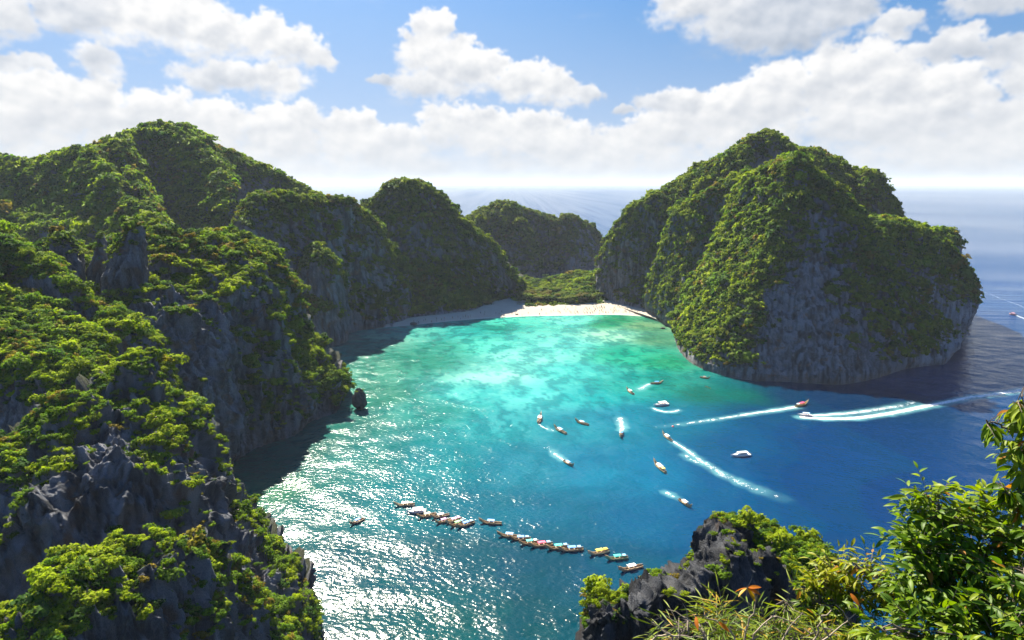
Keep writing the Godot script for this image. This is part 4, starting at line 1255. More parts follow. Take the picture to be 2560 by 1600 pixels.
func speedboat(len_m: float, roof: Color, hull_colour: Color, cabin: bool) -> Array:
	var out := []
	var L := len_m
	var outer := []
	for k in 13:
		var f := k / 12.0
		var half := 1.45 * (1.0 - pow(smoothstep(0.45, 1.0, f), 1.8)) + 0.04
		outer.append(hull_section(lerpf(-L * 0.5, L * 0.5, f), half, 1.0 + 0.5 * f * f, -0.35 + 0.9 * pow(smoothstep(0.6, 1.0, f), 2.0)))
	out.append(["hull", loft(outer), hull_colour])
	var deck := []
	for s in outer:
		deck.append([s[0] + Vector3(0, -0.12, 0.05), Vector3(s[0].x, s[0].y - 0.06, 0), s[8] + Vector3(0, -0.12, -0.05)])
	out.append(["deck", loft(deck, false), Color(0.62, 0.60, 0.58)])
	var house := []
	for q in [[-0.34, 1.10, 1.15], [-0.30, 2.0, 1.05], [0.10, 2.05, 1.0], [0.24, 1.35, 0.85]]:
		var x: float = q[0] * L
		house.append([Vector3(x, 0.9, -q[2] - 0.05), Vector3(x, q[1], -q[2]), Vector3(x, q[1] + 0.1, 0), Vector3(x, q[1], q[2]), Vector3(x, 0.9, q[2] + 0.05)])
	if cabin:
		out.append(["cabin", loft(house), Color(0.78, 0.78, 0.80)])
		for e in [-1.0, 1.0]:
			out.append(["cabin_window", box(Vector3(L * 0.30, 0.42, 0.03), Vector3(-L * 0.10, 1.62, e * 1.10)), Color(0.03, 0.035, 0.05)])
		out.append(["windscreen", box(Vector3(0.08, 0.5, 1.5), Vector3(L * 0.185, 1.78, 0)), Color(0.03, 0.04, 0.06)])
	else:
		for x in [-L * 0.30, L * 0.12]:
			for e in [-1.0, 1.0]:
				out.append(["roof_post", rod(Vector3(x, 1.0, e * 1.1), Vector3(x, 2.3, e * 1.1), 0.05), Color(0.6, 0.6, 0.6)])
		out.append(["windscreen", box(Vector3(0.08, 0.6, 1.8), Vector3(L * 0.2, 1.5, 0)), Color(0.04, 0.05, 0.07)])
		for k in 3:
			out.append(["seat_row", box(Vector3(0.5, 0.35, 2.0), Vector3(lerpf(-0.26, 0.06, k / 2.0) * L, 1.15, 0)), Color(0.25, 0.08, 0.12)])
	var rf := []
	for k in 5:
		var x := lerpf(-L * 0.36, L * 0.15, k / 4.0)
		rf.append([Vector3(x, 2.36, -1.2), Vector3(x, 2.48, 0), Vector3(x, 2.36, 1.2), Vector3(x, 2.30, 1.2), Vector3(x, 2.40, 0), Vector3(x, 2.30, -1.2), Vector3(x, 2.36, -1.2)])
	out.append(["roof", loft(rf), roof])
	for e in [-0.6, 0.0, 0.6]:
		out.append(["outboard_motor", box(Vector3(0.45, 0.9, 0.36), Vector3(-L * 0.5 - 0.2, 0.85, e)), Color(0.10, 0.10, 0.11)])
	return out


func boat_mat(c: Color) -> StandardMaterial3D:
	return mat("boat_%02x%02x%02x" % [int(c.r * 255), int(c.g * 255), int(c.b * 255)], c, 0.55)


func place_boat(called: String, label: String, category: String, group: String, parts: Array, bow: Vector3, stern: Vector3, built_len: float) -> void:
	var dir := bow - stern
	var o := thing(called, label, category, (bow + stern) * 0.5, atan2(-dir.z, dir.x), group)
	var k := clampf(dir.length() / built_len, 0.7, 1.35) * 0.94
	for p in parts:
		var q := part(p[0], p[1], boat_mat(p[2]), o)
		q.scale = Vector3(k, lerpf(k, 1.0, 0.5), lerpf(k, 1.0, 0.4))


func boats() -> void:
	var blue := Color(0.08, 0.26, 0.62)
	var sky_blue := Color(0.22, 0.45, 0.72)
	var white := Color(0.80, 0.80, 0.80)
	var cream := Color(0.62, 0.56, 0.36)
	var purple := Color(0.48, 0.22, 0.50)
	var pink := Color(0.66, 0.34, 0.55)
	var green := Color(0.20, 0.52, 0.18)
	var teal := Color(0.02, 0.44, 0.38)
	var red := Color(0.60, 0.05, 0.12)
	var yellow := Color(0.75, 0.60, 0.04)
	var wood := Color(0.40, 0.28, 0.17)
	var dark := Color(0.16, 0.10, 0.07)
	var pale := Color(0.56, 0.47, 0.34)
	# moored: [bow x, y, stern x, y, canopy, stern awning, hull, label]
	var moored := [
		[873, 1312, 912, 1295, blue, null, Color(0.42, 0.2, 0.12), "wooden longtail boat with blue canopy lying alone left of the moored row"],
		[983, 1263, 1039, 1260, white, cream, pale, "pale longtail with white and cream canopy, leftmost of the moored row"],
		[1041, 1294, 1092, 1283, cream, null, wood, "longtail with cream canopy, third from the left in the moored row"],
		[1075, 1295, 1125, 1285, white, null, Color(0.3, 0.24, 0.2), "dark-hulled longtail with white canopy just left of the purple-canopied boat"],
		[1088, 1308, 1127, 1297, purple, null, wood, "longtail with purple canopy in the left raft of boats"],
		[1112, 1307, 1155, 1295, pink, pink, pale, "longtail with pink canopy between the purple and green ones"],
		[1122, 1317, 1162, 1302, green, sky_blue, wood, "longtail with leaf-green canopy in the left raft of boats"],
		[1139, 1319, 1187, 1303, blue, sky_blue, wood, "longtail with blue canopy at the right end of the left raft, beside the green one"],
		[1196, 1304, 1256, 1308, blue, null, wood, "longtail with long blue canopy lying between the two rafts of boats"],
		[1241, 1337, 1303, 1341, sky_blue, null, wood, "longtail with light blue canopy at the left end of the right raft"],
		[1271, 1347, 1329, 1346, blue, sky_blue, dark, "dark longtail with blue canopy, second in the right raft"],
		[1296, 1360, 1348, 1353, teal, white, wood, "longtail with teal canopy left of the red and blue one"],
		[1320, 1366, 1383, 1358, red, sky_blue, wood, "longtail with red and light blue canopies in the right raft"],
		[1362, 1372, 1425, 1365, teal, sky_blue, wood, "longtail with teal canopy right of the red one"],
		[1394, 1376, 1460, 1371, blue, sky_blue, wood, "longtail with blue canopy at the right end of the right raft"],
		[1468, 1387, 1524, 1375, yellow, yellow, pale, "longtail with yellow canopies lying apart to the right of the raft"],
		[1511, 1398, 1571, 1392, teal, sky_blue, Color(0.12, 0.36, 0.22), "green-hulled longtail with teal canopy right of the yellow one"],
		[1544, 1428, 1608, 1413, white, null, wood, "longtail with white canopy and red bow, second from the right of the moored row"],
		[1594, 1452, 1644, 1434, white, null, Color(0.5, 0.33, 0.22), "longtail with white canopy nearest the foreground crag"],
	]
	for b in moored:
		place_boat("longtail_boat", b[7], "boat", "longtail boats moored in the bay", longtail(b[4], b[5], b[6], 11.0), on_sea(b[0], b[1] + 3), on_sea(b[2], b[3] + 3), 11.0)
	var moving := [
		[1435, 1167, 1409, 1151, blue, null, wood, "longtail with blue canopy heading to the lower right, short wake behind"],
		[1353, 1037, 1346, 1057, white, null, Color(0.35, 0.16, 0.1), "longtail with white canopy seen from its stern, bow pointing to the beach"],
		[1384, 1068, 1416, 1084, sky_blue, null, wood, "longtail with pale blue canopy beside the stern-on white one"],
		[1437, 1052, 1472, 1062, sky_blue, null, Color(0.32, 0.2, 0.12), "longtail with raised bow and grey-blue canopy in mid bay"],
		[1551, 1095, 1554, 1076, blue, white, wood, "longtail coming straight towards the viewer with a foam trail behind"],
		[1566, 973, 1584, 985, white, null, Color(0.32, 0.14, 0.09), "small reddish longtail over the pale coral, left of the turning boat"],
		[1658, 956, 1626, 958, blue, null, dark, "dark longtail turning right with a curl of foam at its stern"],
		[1655, 1084, 1680, 1102, white, null, pale, "longtail with white canopy at the head of the long diagonal wake"],
		[1633, 1155, 1664, 1182, white, yellow, Color(0.5, 0.36, 0.16), "yellowish longtail with a tall prow in the centre right of the bay"],
		[1730, 1271, 1697, 1248, white, null, Color(0.56, 0.36, 0.18), "wooden longtail with white canopy passing above the foreground crag"],
		[2021, 1007, 1988, 1016, red, white, Color(0.45, 0.33, 0.10), "fast longtail with a tall golden prow leaving the bay to the right"],
		[1775, 946, 1750, 942, Color(0.2, 0.1, 0.1), null, dark, "dark longtail in the shadow at the foot of the pyramid mountain"],
		[2396, 620, 2406, 622, white, null, dark, "tiny dark boat on the open sea behind the right mountain"],
	]
	for b in moving:
		place_boat("longtail_boat", b[7], "boat", "longtail boats under way in the bay", longtail(b[4], b[5], b[6], 11.0), on_sea(b[0], b[1] + 2), on_sea(b[2], b[3] + 2), 11.0)
	place_boat("speedboat", "white covered speedboat moored as second of the left moored row", "boat", "white motor boats", speedboat(11.0, white, Color(0.55, 0.56, 0.70), false), on_sea(1014, 1284), on_sea(1066, 1279), 11.0)
	place_boat("speedboat", "white roofed tour boat turning over the reef in mid bay", "boat", "white motor boats", speedboat(11.0, white, white, false), on_sea(1633, 1016), on_sea(1671, 1011), 11.0)
	place_boat("motor_yacht", "white cabin cruiser lying still on the deep blue water", "boat", "white motor boats", speedboat(13.0, white, white, true), on_sea(1825, 1142), on_sea(1876, 1138), 13.0)
	place_boat("speedboat", "speedboat racing left ahead of a broad double wake", "boat", "white motor boats", speedboat(11.0, Color(0.35, 0.45, 0.65), Color(0.6, 0.5, 0.55), false), on_sea(1993, 1038), on_sea(2030, 1041), 11.0)
	place_boat("speedboat", "small reddish speedboat far right on the open sea", "boat", "white motor boats", speedboat(10.0, Color(0.5, 0.2, 0.2), Color(0.45, 0.2, 0.2), false), on_sea(2522, 785), on_sea(2541, 789), 10.0)
	for k in [[1763, 966, 1769, 968, "left orange kayak of the pair by the reef edge"], [1771, 969, 1777, 971, "right orange kayak of the pair by the reef edge"]]:
		var secs := []
		for q in 9:
			var f := q / 8.0
			secs.append(hull_section(lerpf(-1.9, 1.9, f), 0.38 * pow(sin(PI * clampf(f, 0.03, 0.97)), 0.6) + 0.02, 0.28 + 0.12 * pow(absf(f - 0.5) * 2.0, 2.0), -0.08))
		var orange := Color(0.70, 0.26, 0.03)
		place_boat("kayak", k[4], "kayak", "orange kayaks by the reef", [["hull", loft(secs), orange], ["seat", box(Vector3(0.5, 0.30, 0.45), Vector3(-0.2, 0.30, 0)), Color(0.05, 0.05, 0.05)], ["paddle", rod(Vector3(0.2, 0.6, -1.0), Vector3(0.3, 0.55, 1.0), 0.03), Color(0.7, 0.7, 0.7)]], on_sea(k[0], k[1]), on_sea(k[2], k[3]), 3.8)
	var buoy := thing("buoy", "red mooring buoy below the fast longtail's wake", "buoy", on_sea(1682, 1067))
	var rings := []
	for q in 9:
		var a := lerpf(-PI / 2, PI / 2, q / 8.0)
		var ring := []
		for e in 13:
			ring.append(Vector3(cos(TAU * e / 12.0) * cos(a) * 0.7, 0.15 + sin(a) * 0.6, sin(TAU * e / 12.0) * cos(a) * 0.7))
		rings.append(ring)
	part("float", loft(rings, false), mat("buoy_red", Color(0.60, 0.05, 0.06), 0.4), buoy)
	part("lifting_eye", rod(Vector3(0, 0.7, 0), Vector3(0, 0.95, 0), 0.06), mat("buoy_steel", Color(0.3, 0.3, 0.3), 0.4, 0.8), buoy)


# ---------- wakes: flecks of foam lying on the water ----------
func wake(label: String, path: Array, w0: float, w1: float, density: float, strength0: float, strength1: float, s: int) -> void:
	rng.seed = s
	var pts := PackedVector3Array()
	for p in path:
		pts.append(on_sea(p[0], p[1]))
	var vs := PackedVector3Array()
	var total := 0.0
	for k in pts.size() - 1:
		total += pts[k].distance_to(pts[k + 1])
	var lay := 0
	var run := 0.0
	var patchy := noise(s, 0.25, 3)
	for k in pts.size() - 1:
		var a := pts[maxi(k - 1, 0)]
		var b := pts[k]
		var c := pts[k + 1]
		var d := pts[mini(k + 2, pts.size() - 1)]
		var seg := b.distance_to(c)
		var n := int(seg * density * 1.5)
		for q in n:
			var t := rng.randf()
			var u := (run + seg * t) / total
			var wide := lerpf(w0, w1, u)
			var off := rng.randfn() * 0.5
			off = clampf(off, -1.4, 1.4) + 0.5 * patchy.get_noise_2d(run + seg * 0.5, 9.0)
			var p := b.cubic_interpolate(c, a, d, t)
			var ahead := (c - b).normalized()
			var side := Vector3(-ahead.z, 0, ahead.x)
			p += side * off * wide
			var strong := lerpf(strength0, strength1, u) + 0.8 * patchy.get_noise_3dv(p * 1.2) - 0.25
			if rng.randf() > strong:
				continue
			p.y = 0.04 + (lay % 400) * 0.0006
			lay += 1
			var r := rng.randf_range(0.04, 0.15)
			var rot := rng.randf() * TAU
			var ring := []
			for e in 6:
				var an := rot + e * TAU / 6.0
				var rr := r * rng.randf_range(0.55, 1.3)
				ring.append(p + ahead * cos(an) * rr * 1.9 + side * sin(an) * rr)
			for e in 4:
				vs.append_array([ring[0], ring[e + 1], ring[e + 2]])
		run += seg
	if vs.is_empty():
		return
	var ns := PackedVector3Array()
	ns.resize(vs.size())
	ns.fill(Vector3.UP)
	var arr := []
	arr.resize(Mesh.ARRAY_MAX)
	arr[Mesh.ARRAY_VERTEX] = vs
	arr[Mesh.ARRAY_NORMAL] = ns
	var m := ArrayMesh.new()
	m.add_surface_from_arrays(Mesh.PRIMITIVE_TRIANGLES, arr)
	tag(part("wake", m, mat("foam", Color(0.86, 0.88, 0.90), 0.9)), label, "wake", "foam wakes behind the boats")


func wake_list() -> Array:
	return [
		["long diagonal foam wake of the white-canopied longtail, down to the lower right", [[1682, 1104], [1720, 1128], [1760, 1158], [1800, 1183], [1850, 1206], [1900, 1226], [1955, 1246]], 0.6, 2.6, 26.0, 0.95, 0.15, 1],
		["straight foam wake of the fast longtail that leaves the bay", [[1988, 1018], [1940, 1026], [1868, 1036], [1773, 1051], [1700, 1061], [1640, 1068]], 1.5, 0.7, 42.0, 1.1, 0.12, 2],
		["upper foam line of the racing speedboat's broad wake", [[2028, 1040], [2090, 1036], [2160, 1029], [2230, 1018], [2290, 1006]], 1.2, 2.4, 42.0, 1.2, 0.25, 3],
		["lower foam line of the racing speedboat's broad wake", [[2000, 1043], [2060, 1047], [2140, 1046], [2220, 1035], [2300, 1019], [2360, 1008], [2440, 992], [2560, 975], [2620, 968]], 1.6, 2.4, 70.0, 1.3, 1.4, 4],
		["foam trail of the longtail coming towards the viewer", [[1554, 1075], [1556, 1068], [1553, 1060], [1551, 1045]], 1.0, 1.8, 30.0, 1.0, 0.5, 5],
		["curl of foam at the stern of the turning dark longtail", [[1624, 960], [1613, 965], [1604, 971], [1598, 976]], 0.8, 2.0, 26.0, 0.9, 0.35, 6],
		["thin curved foam line below the white tour boat", [[1634, 1021], [1645, 1026], [1662, 1030], [1680, 1030], [1697, 1026]], 0.6, 0.7, 24.0, 0.9, 0.7, 7],
		["faint foam trail of the blue-canopied longtail in the lower bay", [[1407, 1151], [1393, 1140], [1378, 1128], [1365, 1117]], 0.7, 1.6, 14.0, 0.9, 0.15, 8],
		["faint foam arc between the stern-on longtail and its neighbour", [[1347, 1060], [1358, 1068], [1372, 1074], [1384, 1077]], 0.5, 0.8, 14.0, 0.6, 0.4, 9],
		["short foam patch behind the longtail above the crag", [[1695, 1247], [1680, 1239], [1665, 1231]], 0.6, 1.0, 16.0, 0.3, 0.8, 10],
		["foam trail of the small speedboat at far right", [[2542, 789], [2570, 800], [2610, 815]], 1.2, 3.0, 26.0, 1.0, 0.6, 11],
		["pale foam streak on the open sea right of the mountain", [[2432, 718], [2480, 738], [2530, 757], [2580, 776]], 1.6, 2.5, 8.0, 0.3, 0.6, 12],
		["scatter of broken foam beside the long diagonal wake", [[1712, 1138], [1730, 1150], [1745, 1158]], 0.9, 0.9, 14.0, 0.6, 0.3, 13],
	]


func wakes() -> void:
	for t in wake_list():
		wake(t[0], t[1], t[2], t[3], t[4], t[5], t[6], t[7])


# ---------- people on the sand ----------
func capsule(p: Vector3, a: Vector3, b: Vector3, ra: float, rb: float) -> float:
	var ab := b - a
	var t := clampf((p - a).dot(ab) / ab.length_squared(), 0.0, 1.0)
	return p.distance_to(a + ab * t) - lerpf(ra, rb, t)


func body(bones: Array, cell: float, lo: Vector3, hi: Vector3) -> Array:
	# surface nets over the smooth union of tapered bones: [points, normals, triangles]
	var nx := int((hi.x - lo.x) / cell) + 1
	var ny := int((hi.y - lo.y) / cell) + 1
	var nz := int((hi.z - lo.z) / cell) + 1
	var fld := PackedFloat32Array()
	fld.resize(nx * ny * nz)
	for k in nz:
		for j in ny:
			for i in nx:
				var p := lo + Vector3(i, j, k) * cell
				var sum := 0.0
				for b in bones:
					sum += exp(-capsule(p, b[0], b[1], b[2], b[3]) * 45.0)
				fld[(k * ny + j) * nx + i] = -log(maxf(sum, 1e-30)) / 45.0
	var vid := {}
	var P := PackedVector3Array()
	var idx := PackedInt32Array()
	var at := [0, 1, nx, nx + 1, nx * ny, nx * ny + 1, nx * ny + nx, nx * ny + nx + 1]
	for k in nz - 1:
		for j in ny - 1:
			for i in nx - 1:
				var o := (k * ny + j) * nx + i
				var inside := 0
				for c in 8:
					inside += 1 if fld[o + at[c]] < 0 else 0
				if inside == 0 or inside == 8:
					continue
				var sum := Vector3.ZERO
				var n := 0
				for c in 8:
					for e in [1, 2, 4]:
						if c & e:
							continue
						var f0 := fld[o + at[c]]
						var f1 := fld[o + at[c | e]]
						if (f0 < 0) != (f1 < 0):
							var t := f0 / (f0 - f1)
							var q := Vector3(c & 1, (c >> 1) & 1, (c >> 2) & 1)
							q[0 if e == 1 else (1 if e == 2 else 2)] += t
							sum += q
							n += 1
				vid[o] = P.size()
				P.append(lo + (Vector3(i, j, k) + sum / n) * cell)
	for k in range(1, nz - 1):
		for j in range(1, ny - 1):
			for i in range(1, nx - 1):
				var o := (k * ny + j) * nx + i
				for e in 3:
					var step: int = [1, nx, nx * ny][e]
					var u: int = [nx, nx * ny, 1][e]
					var v: int = [nx * ny, 1, nx][e]
					var f0 := fld[o] < 0
					if f0 == (fld[o + step] < 0):
						continue
					var q := [o, o - u, o - u - v, o - v]
					if not (vid.has(q[0]) and vid.has(q[1]) and vid.has(q[2]) and vid.has(q[3])):
						continue
					if f0:
						q.reverse()
					idx.append_array([vid[q[0]], vid[q[1]], vid[q[2]], vid[q[0]], vid[q[2]], vid[q[3]]])
	var N := PackedVector3Array()
	N.resize(P.size())
	for t in range(0, idx.size(), 3):
		var nrm := (P[idx[t + 2]] - P[idx[t]]).cross(P[idx[t + 1]] - P[idx[t]])
		for q in 3:
			N[idx[t + q]] += nrm
	for k in N.size():
		N[k] = N[k].normalized()
	return [P, N, idx]


func person_bones(stride: float, arm: float, wide: bool) -> Array:
	var w := 0.19 if wide else 0.165
	var out := [
		[Vector3(0, 1.60, 0.01), Vector3(0, 1.66, 0.0), 0.085, 0.095], [Vector3(0, 1.62, 0.08), Vector3(0, 1.58, 0.09), 0.022, 0.022],
		[Vector3(0, 1.40, 0), Vector3(0, 1.56, 0), 0.055, 0.055],
		[Vector3(-w * 0.6, 1.36, 0), Vector3(w * 0.6, 1.36, 0), 0.085, 0.085], [Vector3(0, 1.32, 0), Vector3(0, 1.02, 0), 0.135, 0.115], [Vector3(-0.07, 0.92, 0), Vector3(0.07, 0.92, 0), 0.115, 0.115],
	]
	for s in [-1.0, 1.0]:
		var hip := Vector3(0.095 * s, 0.90, 0)
		var knee := Vector3(0.10 * s, 0.50, 0.10 * stride * s + 0.04 * absf(stride))
		var ankle := Vector3(0.10 * s, 0.09, 0.26 * stride * s - 0.02)
		out.append([hip, knee, 0.09, 0.06])
		out.append([knee, ankle, 0.06, 0.042])
		out.append([ankle + Vector3(0, -0.04, 0.0), ankle + Vector3(0, -0.05, 0.14), 0.042, 0.036])
		var sh := Vector3(w * s, 1.38, 0)
		var lift: float = arm if s > 0 else 0.0
		var el := sh + Vector3(0.09 * s + 0.12 * lift * s, -0.27 + 0.35 * lift, -0.08 * stride * s)
		var ha := el + Vector3(0.02 * s, -0.22 + 0.45 * lift, 0.08)
		out.append([sh, el, 0.052, 0.040])
		out.append([el, ha, 0.040, 0.032])
		out.append([ha, ha + Vector3(0, -0.08 + 0.15 * lift, 0.02), 0.034, 0.026])
	return out


func people() -> void:
	var poses := [body(person_bones(0.0, 0.0, true), 0.045, Vector3(-0.45, -0.02, -0.32), Vector3(0.45, 1.85, 0.36)), body(person_bones(1.0, 0.0, true), 0.045, Vector3(-0.45, -0.02, -0.42), Vector3(0.45, 1.85, 0.46)), body(person_bones(0.3, 0.9, false), 0.045, Vector3(-0.45, -0.02, -0.36), Vector3(0.6, 1.95, 0.40))]
	var outfits := [
		["dark swim shorts", Color(0.20, 0.11, 0.07), Color(0.03, 0.04, 0.07)], ["a red top", Color(0.42, 0.05, 0.05), Color(0.05, 0.05, 0.06)], ["a blue top", Color(0.06, 0.12, 0.35), Color(0.03, 0.03, 0.05)],
		["dark clothes", Color(0.04, 0.04, 0.05), Color(0.04, 0.035, 0.03)], ["an orange life vest", Color(0.65, 0.20, 0.03), Color(0.05, 0.05, 0.08)], ["a white shirt", Color(0.70, 0.70, 0.70), Color(0.08, 0.07, 0.09)], ["a green top", Color(0.06, 0.25, 0.10), Color(0.1, 0.09, 0.07)],
	]
	var m := StandardMaterial3D.new()
	m.resource_name = "person"
	m.vertex_color_use_as_albedo = true
	m.roughness = 0.75
	var meshes := {}
	for a in poses.size():
		for b in outfits.size():
			var C := PackedColorArray()
			for p: Vector3 in poses[a][0]:
				var c := Color(0.22, 0.12, 0.075)
				if p.y > 1.64 or (p.y > 1.53 and p.z < -0.02 and absf(p.x) < 0.12):
					c = Color(0.03, 0.022, 0.018)
				elif p.y > 0.98 and p.y < 1.44 and absf(p.x) < 0.24:
					c = outfits[b][1]
				elif p.y > 0.56 and p.y < 0.99 and absf(p.x) < 0.21:
					c = outfits[b][2]
				C.append(c)
			var arr := []
			arr.resize(Mesh.ARRAY_MAX)
			arr[Mesh.ARRAY_VERTEX] = poses[a][0]
			arr[Mesh.ARRAY_NORMAL] = poses[a][1]
			arr[Mesh.ARRAY_COLOR] = C
			arr[Mesh.ARRAY_INDEX] = poses[a][2]
			var am := ArrayMesh.new()
			am.add_surface_from_arrays(Mesh.PRIMITIVE_TRIANGLES, arr)
			meshes[[a, b]] = am
	rng.seed = 77
	for k in 150:
		var u := 0.0
		if k < 34:
			u = rng.randf_range(0.14, 0.42)
		elif k < 100:
			u = rng.randf_range(0.64, 0.88)
		else:
			u = rng.randf_range(0.43, 0.90)
		var at: Array = shore_line[int(u * (shore_line.size() - 1))]
		var v := rng.randf_range(0.05, 0.62) if rng.randf() < 0.75 else rng.randf_range(0.0, 0.9)
		if u > 0.76 and rng.randf() < 0.5:
			v = rng.randf_range(0.05, 0.9)
		var a: Vector3 = at[0]
		var b: Vector3 = at[1]
		var p := a.lerp(b, v)
		p.y = 2.6 * v + 0.0
		var pose := rng.randi() % 3
		var fit: int = [0, 0, 1, 2, 3, 3, 3, 4, 5, 6][rng.randi() % 10]
		var place := "shaded left end of beach" if u < 0.42 else ("crowded right end of beach" if u > 0.72 else "sunlit middle of beach")
		var depth := "at the water" if v < 0.15 else ("by the trees" if v > 0.6 else "mid sand")
		var o := part("person", meshes[[pose, fit]], m)
		o.position = p
		o.rotation.y = rng.randf() * TAU
		var sc := rng.randf_range(1.3, 1.48)
		o.scale = Vector3.ONE * sc
		tag(o, "%s person in %s %s, %s" % [["standing", "walking", "waving"][pose], outfits[fit][0], depth, place], "person", "people on the beach")


# ---------- plants close to the viewer ----------
func leaf_mesh(long: float, wide: float, droop: float, s: int) -> ArrayMesh:
	# a leaf that grows along +z from its stalk, folded on its midrib and bent down; vertex colour varies over the blade
	rng.seed = s
	var st := SurfaceTool.new()
	st.begin(Mesh.PRIMITIVE_TRIANGLES)
	var rows := []
	for k in 6:
		var f := k / 5.0
		var w: float = wide * pow(sin(PI * clampf(f * 0.94 + 0.05, 0.0, 1.0)), 0.8) * 0.5
		var z := long * (f + 0.06)
		var y := -droop * long * f * f
		rows.append([Vector3(-w, y + w * 0.30, z), Vector3(0, y, z), Vector3(w, y + w * 0.30, z)])
	for k in 5:
		var t := rng.randf_range(0.9, 1.1)
		for q in 2:
			var e := [[rows[k][q], 0], [rows[k + 1][q], 1], [rows[k + 1][q + 1], 1], [rows[k][q], 0], [rows[k + 1][q + 1], 1], [rows[k][q + 1], 0]]
			for v in e:
				st.set_color(Color(t, t, t) if q == 0 else Color(t * 0.93, t * 0.95, t * 0.9))
				st.add_vertex(v[0])
	st.set_smooth_group(-1)
	st.generate_normals()
	return st.commit()


func glossy_leaf(key: String, c: Color) -> StandardMaterial3D:
	var m := leaf_mat(key, c, 1.0)
	m.roughness = 0.46
	m.metallic_specular = 0.28
	m.backlight = Color(1.0, 1.0, 0.12).linear_to_srgb()
	return m


func tube(path: PackedVector3Array, r0: float, r1: float, sides := 7) -> ArrayMesh:
	var secs := []
	for k in path.size():
		var d := (path[mini(k + 1, path.size() - 1)] - path[maxi(k - 1, 0)]).normalized()
		var side := d.cross(Vector3(0.21, 0.13, 0.97)).normalized()
		var up := side.cross(d)
		var r := lerpf(r0, r1, k / float(path.size() - 1))
		var sec := []
		for q in sides + 1:
			var a := TAU * q / sides
			sec.append(path[k] + (side * cos(a) + up * sin(a)) * r)
		secs.append(sec)
	return loft(secs, false)


func curve(knots: Array, steps: int, wobble: float) -> PackedVector3Array:
	var out := PackedVector3Array()
	var last := knots.size() - 1
	for k in last:
		for s in steps:
			var p: Vector3 = knots[k].cubic_interpolate(knots[k + 1], knots[maxi(k - 1, 0)], knots[mini(k + 2, last)], s / float(steps))
			out.append(p + Vector3(rng.randfn(), rng.randfn(), rng.randfn()) * wobble)
	out.append(knots[last])
	return out


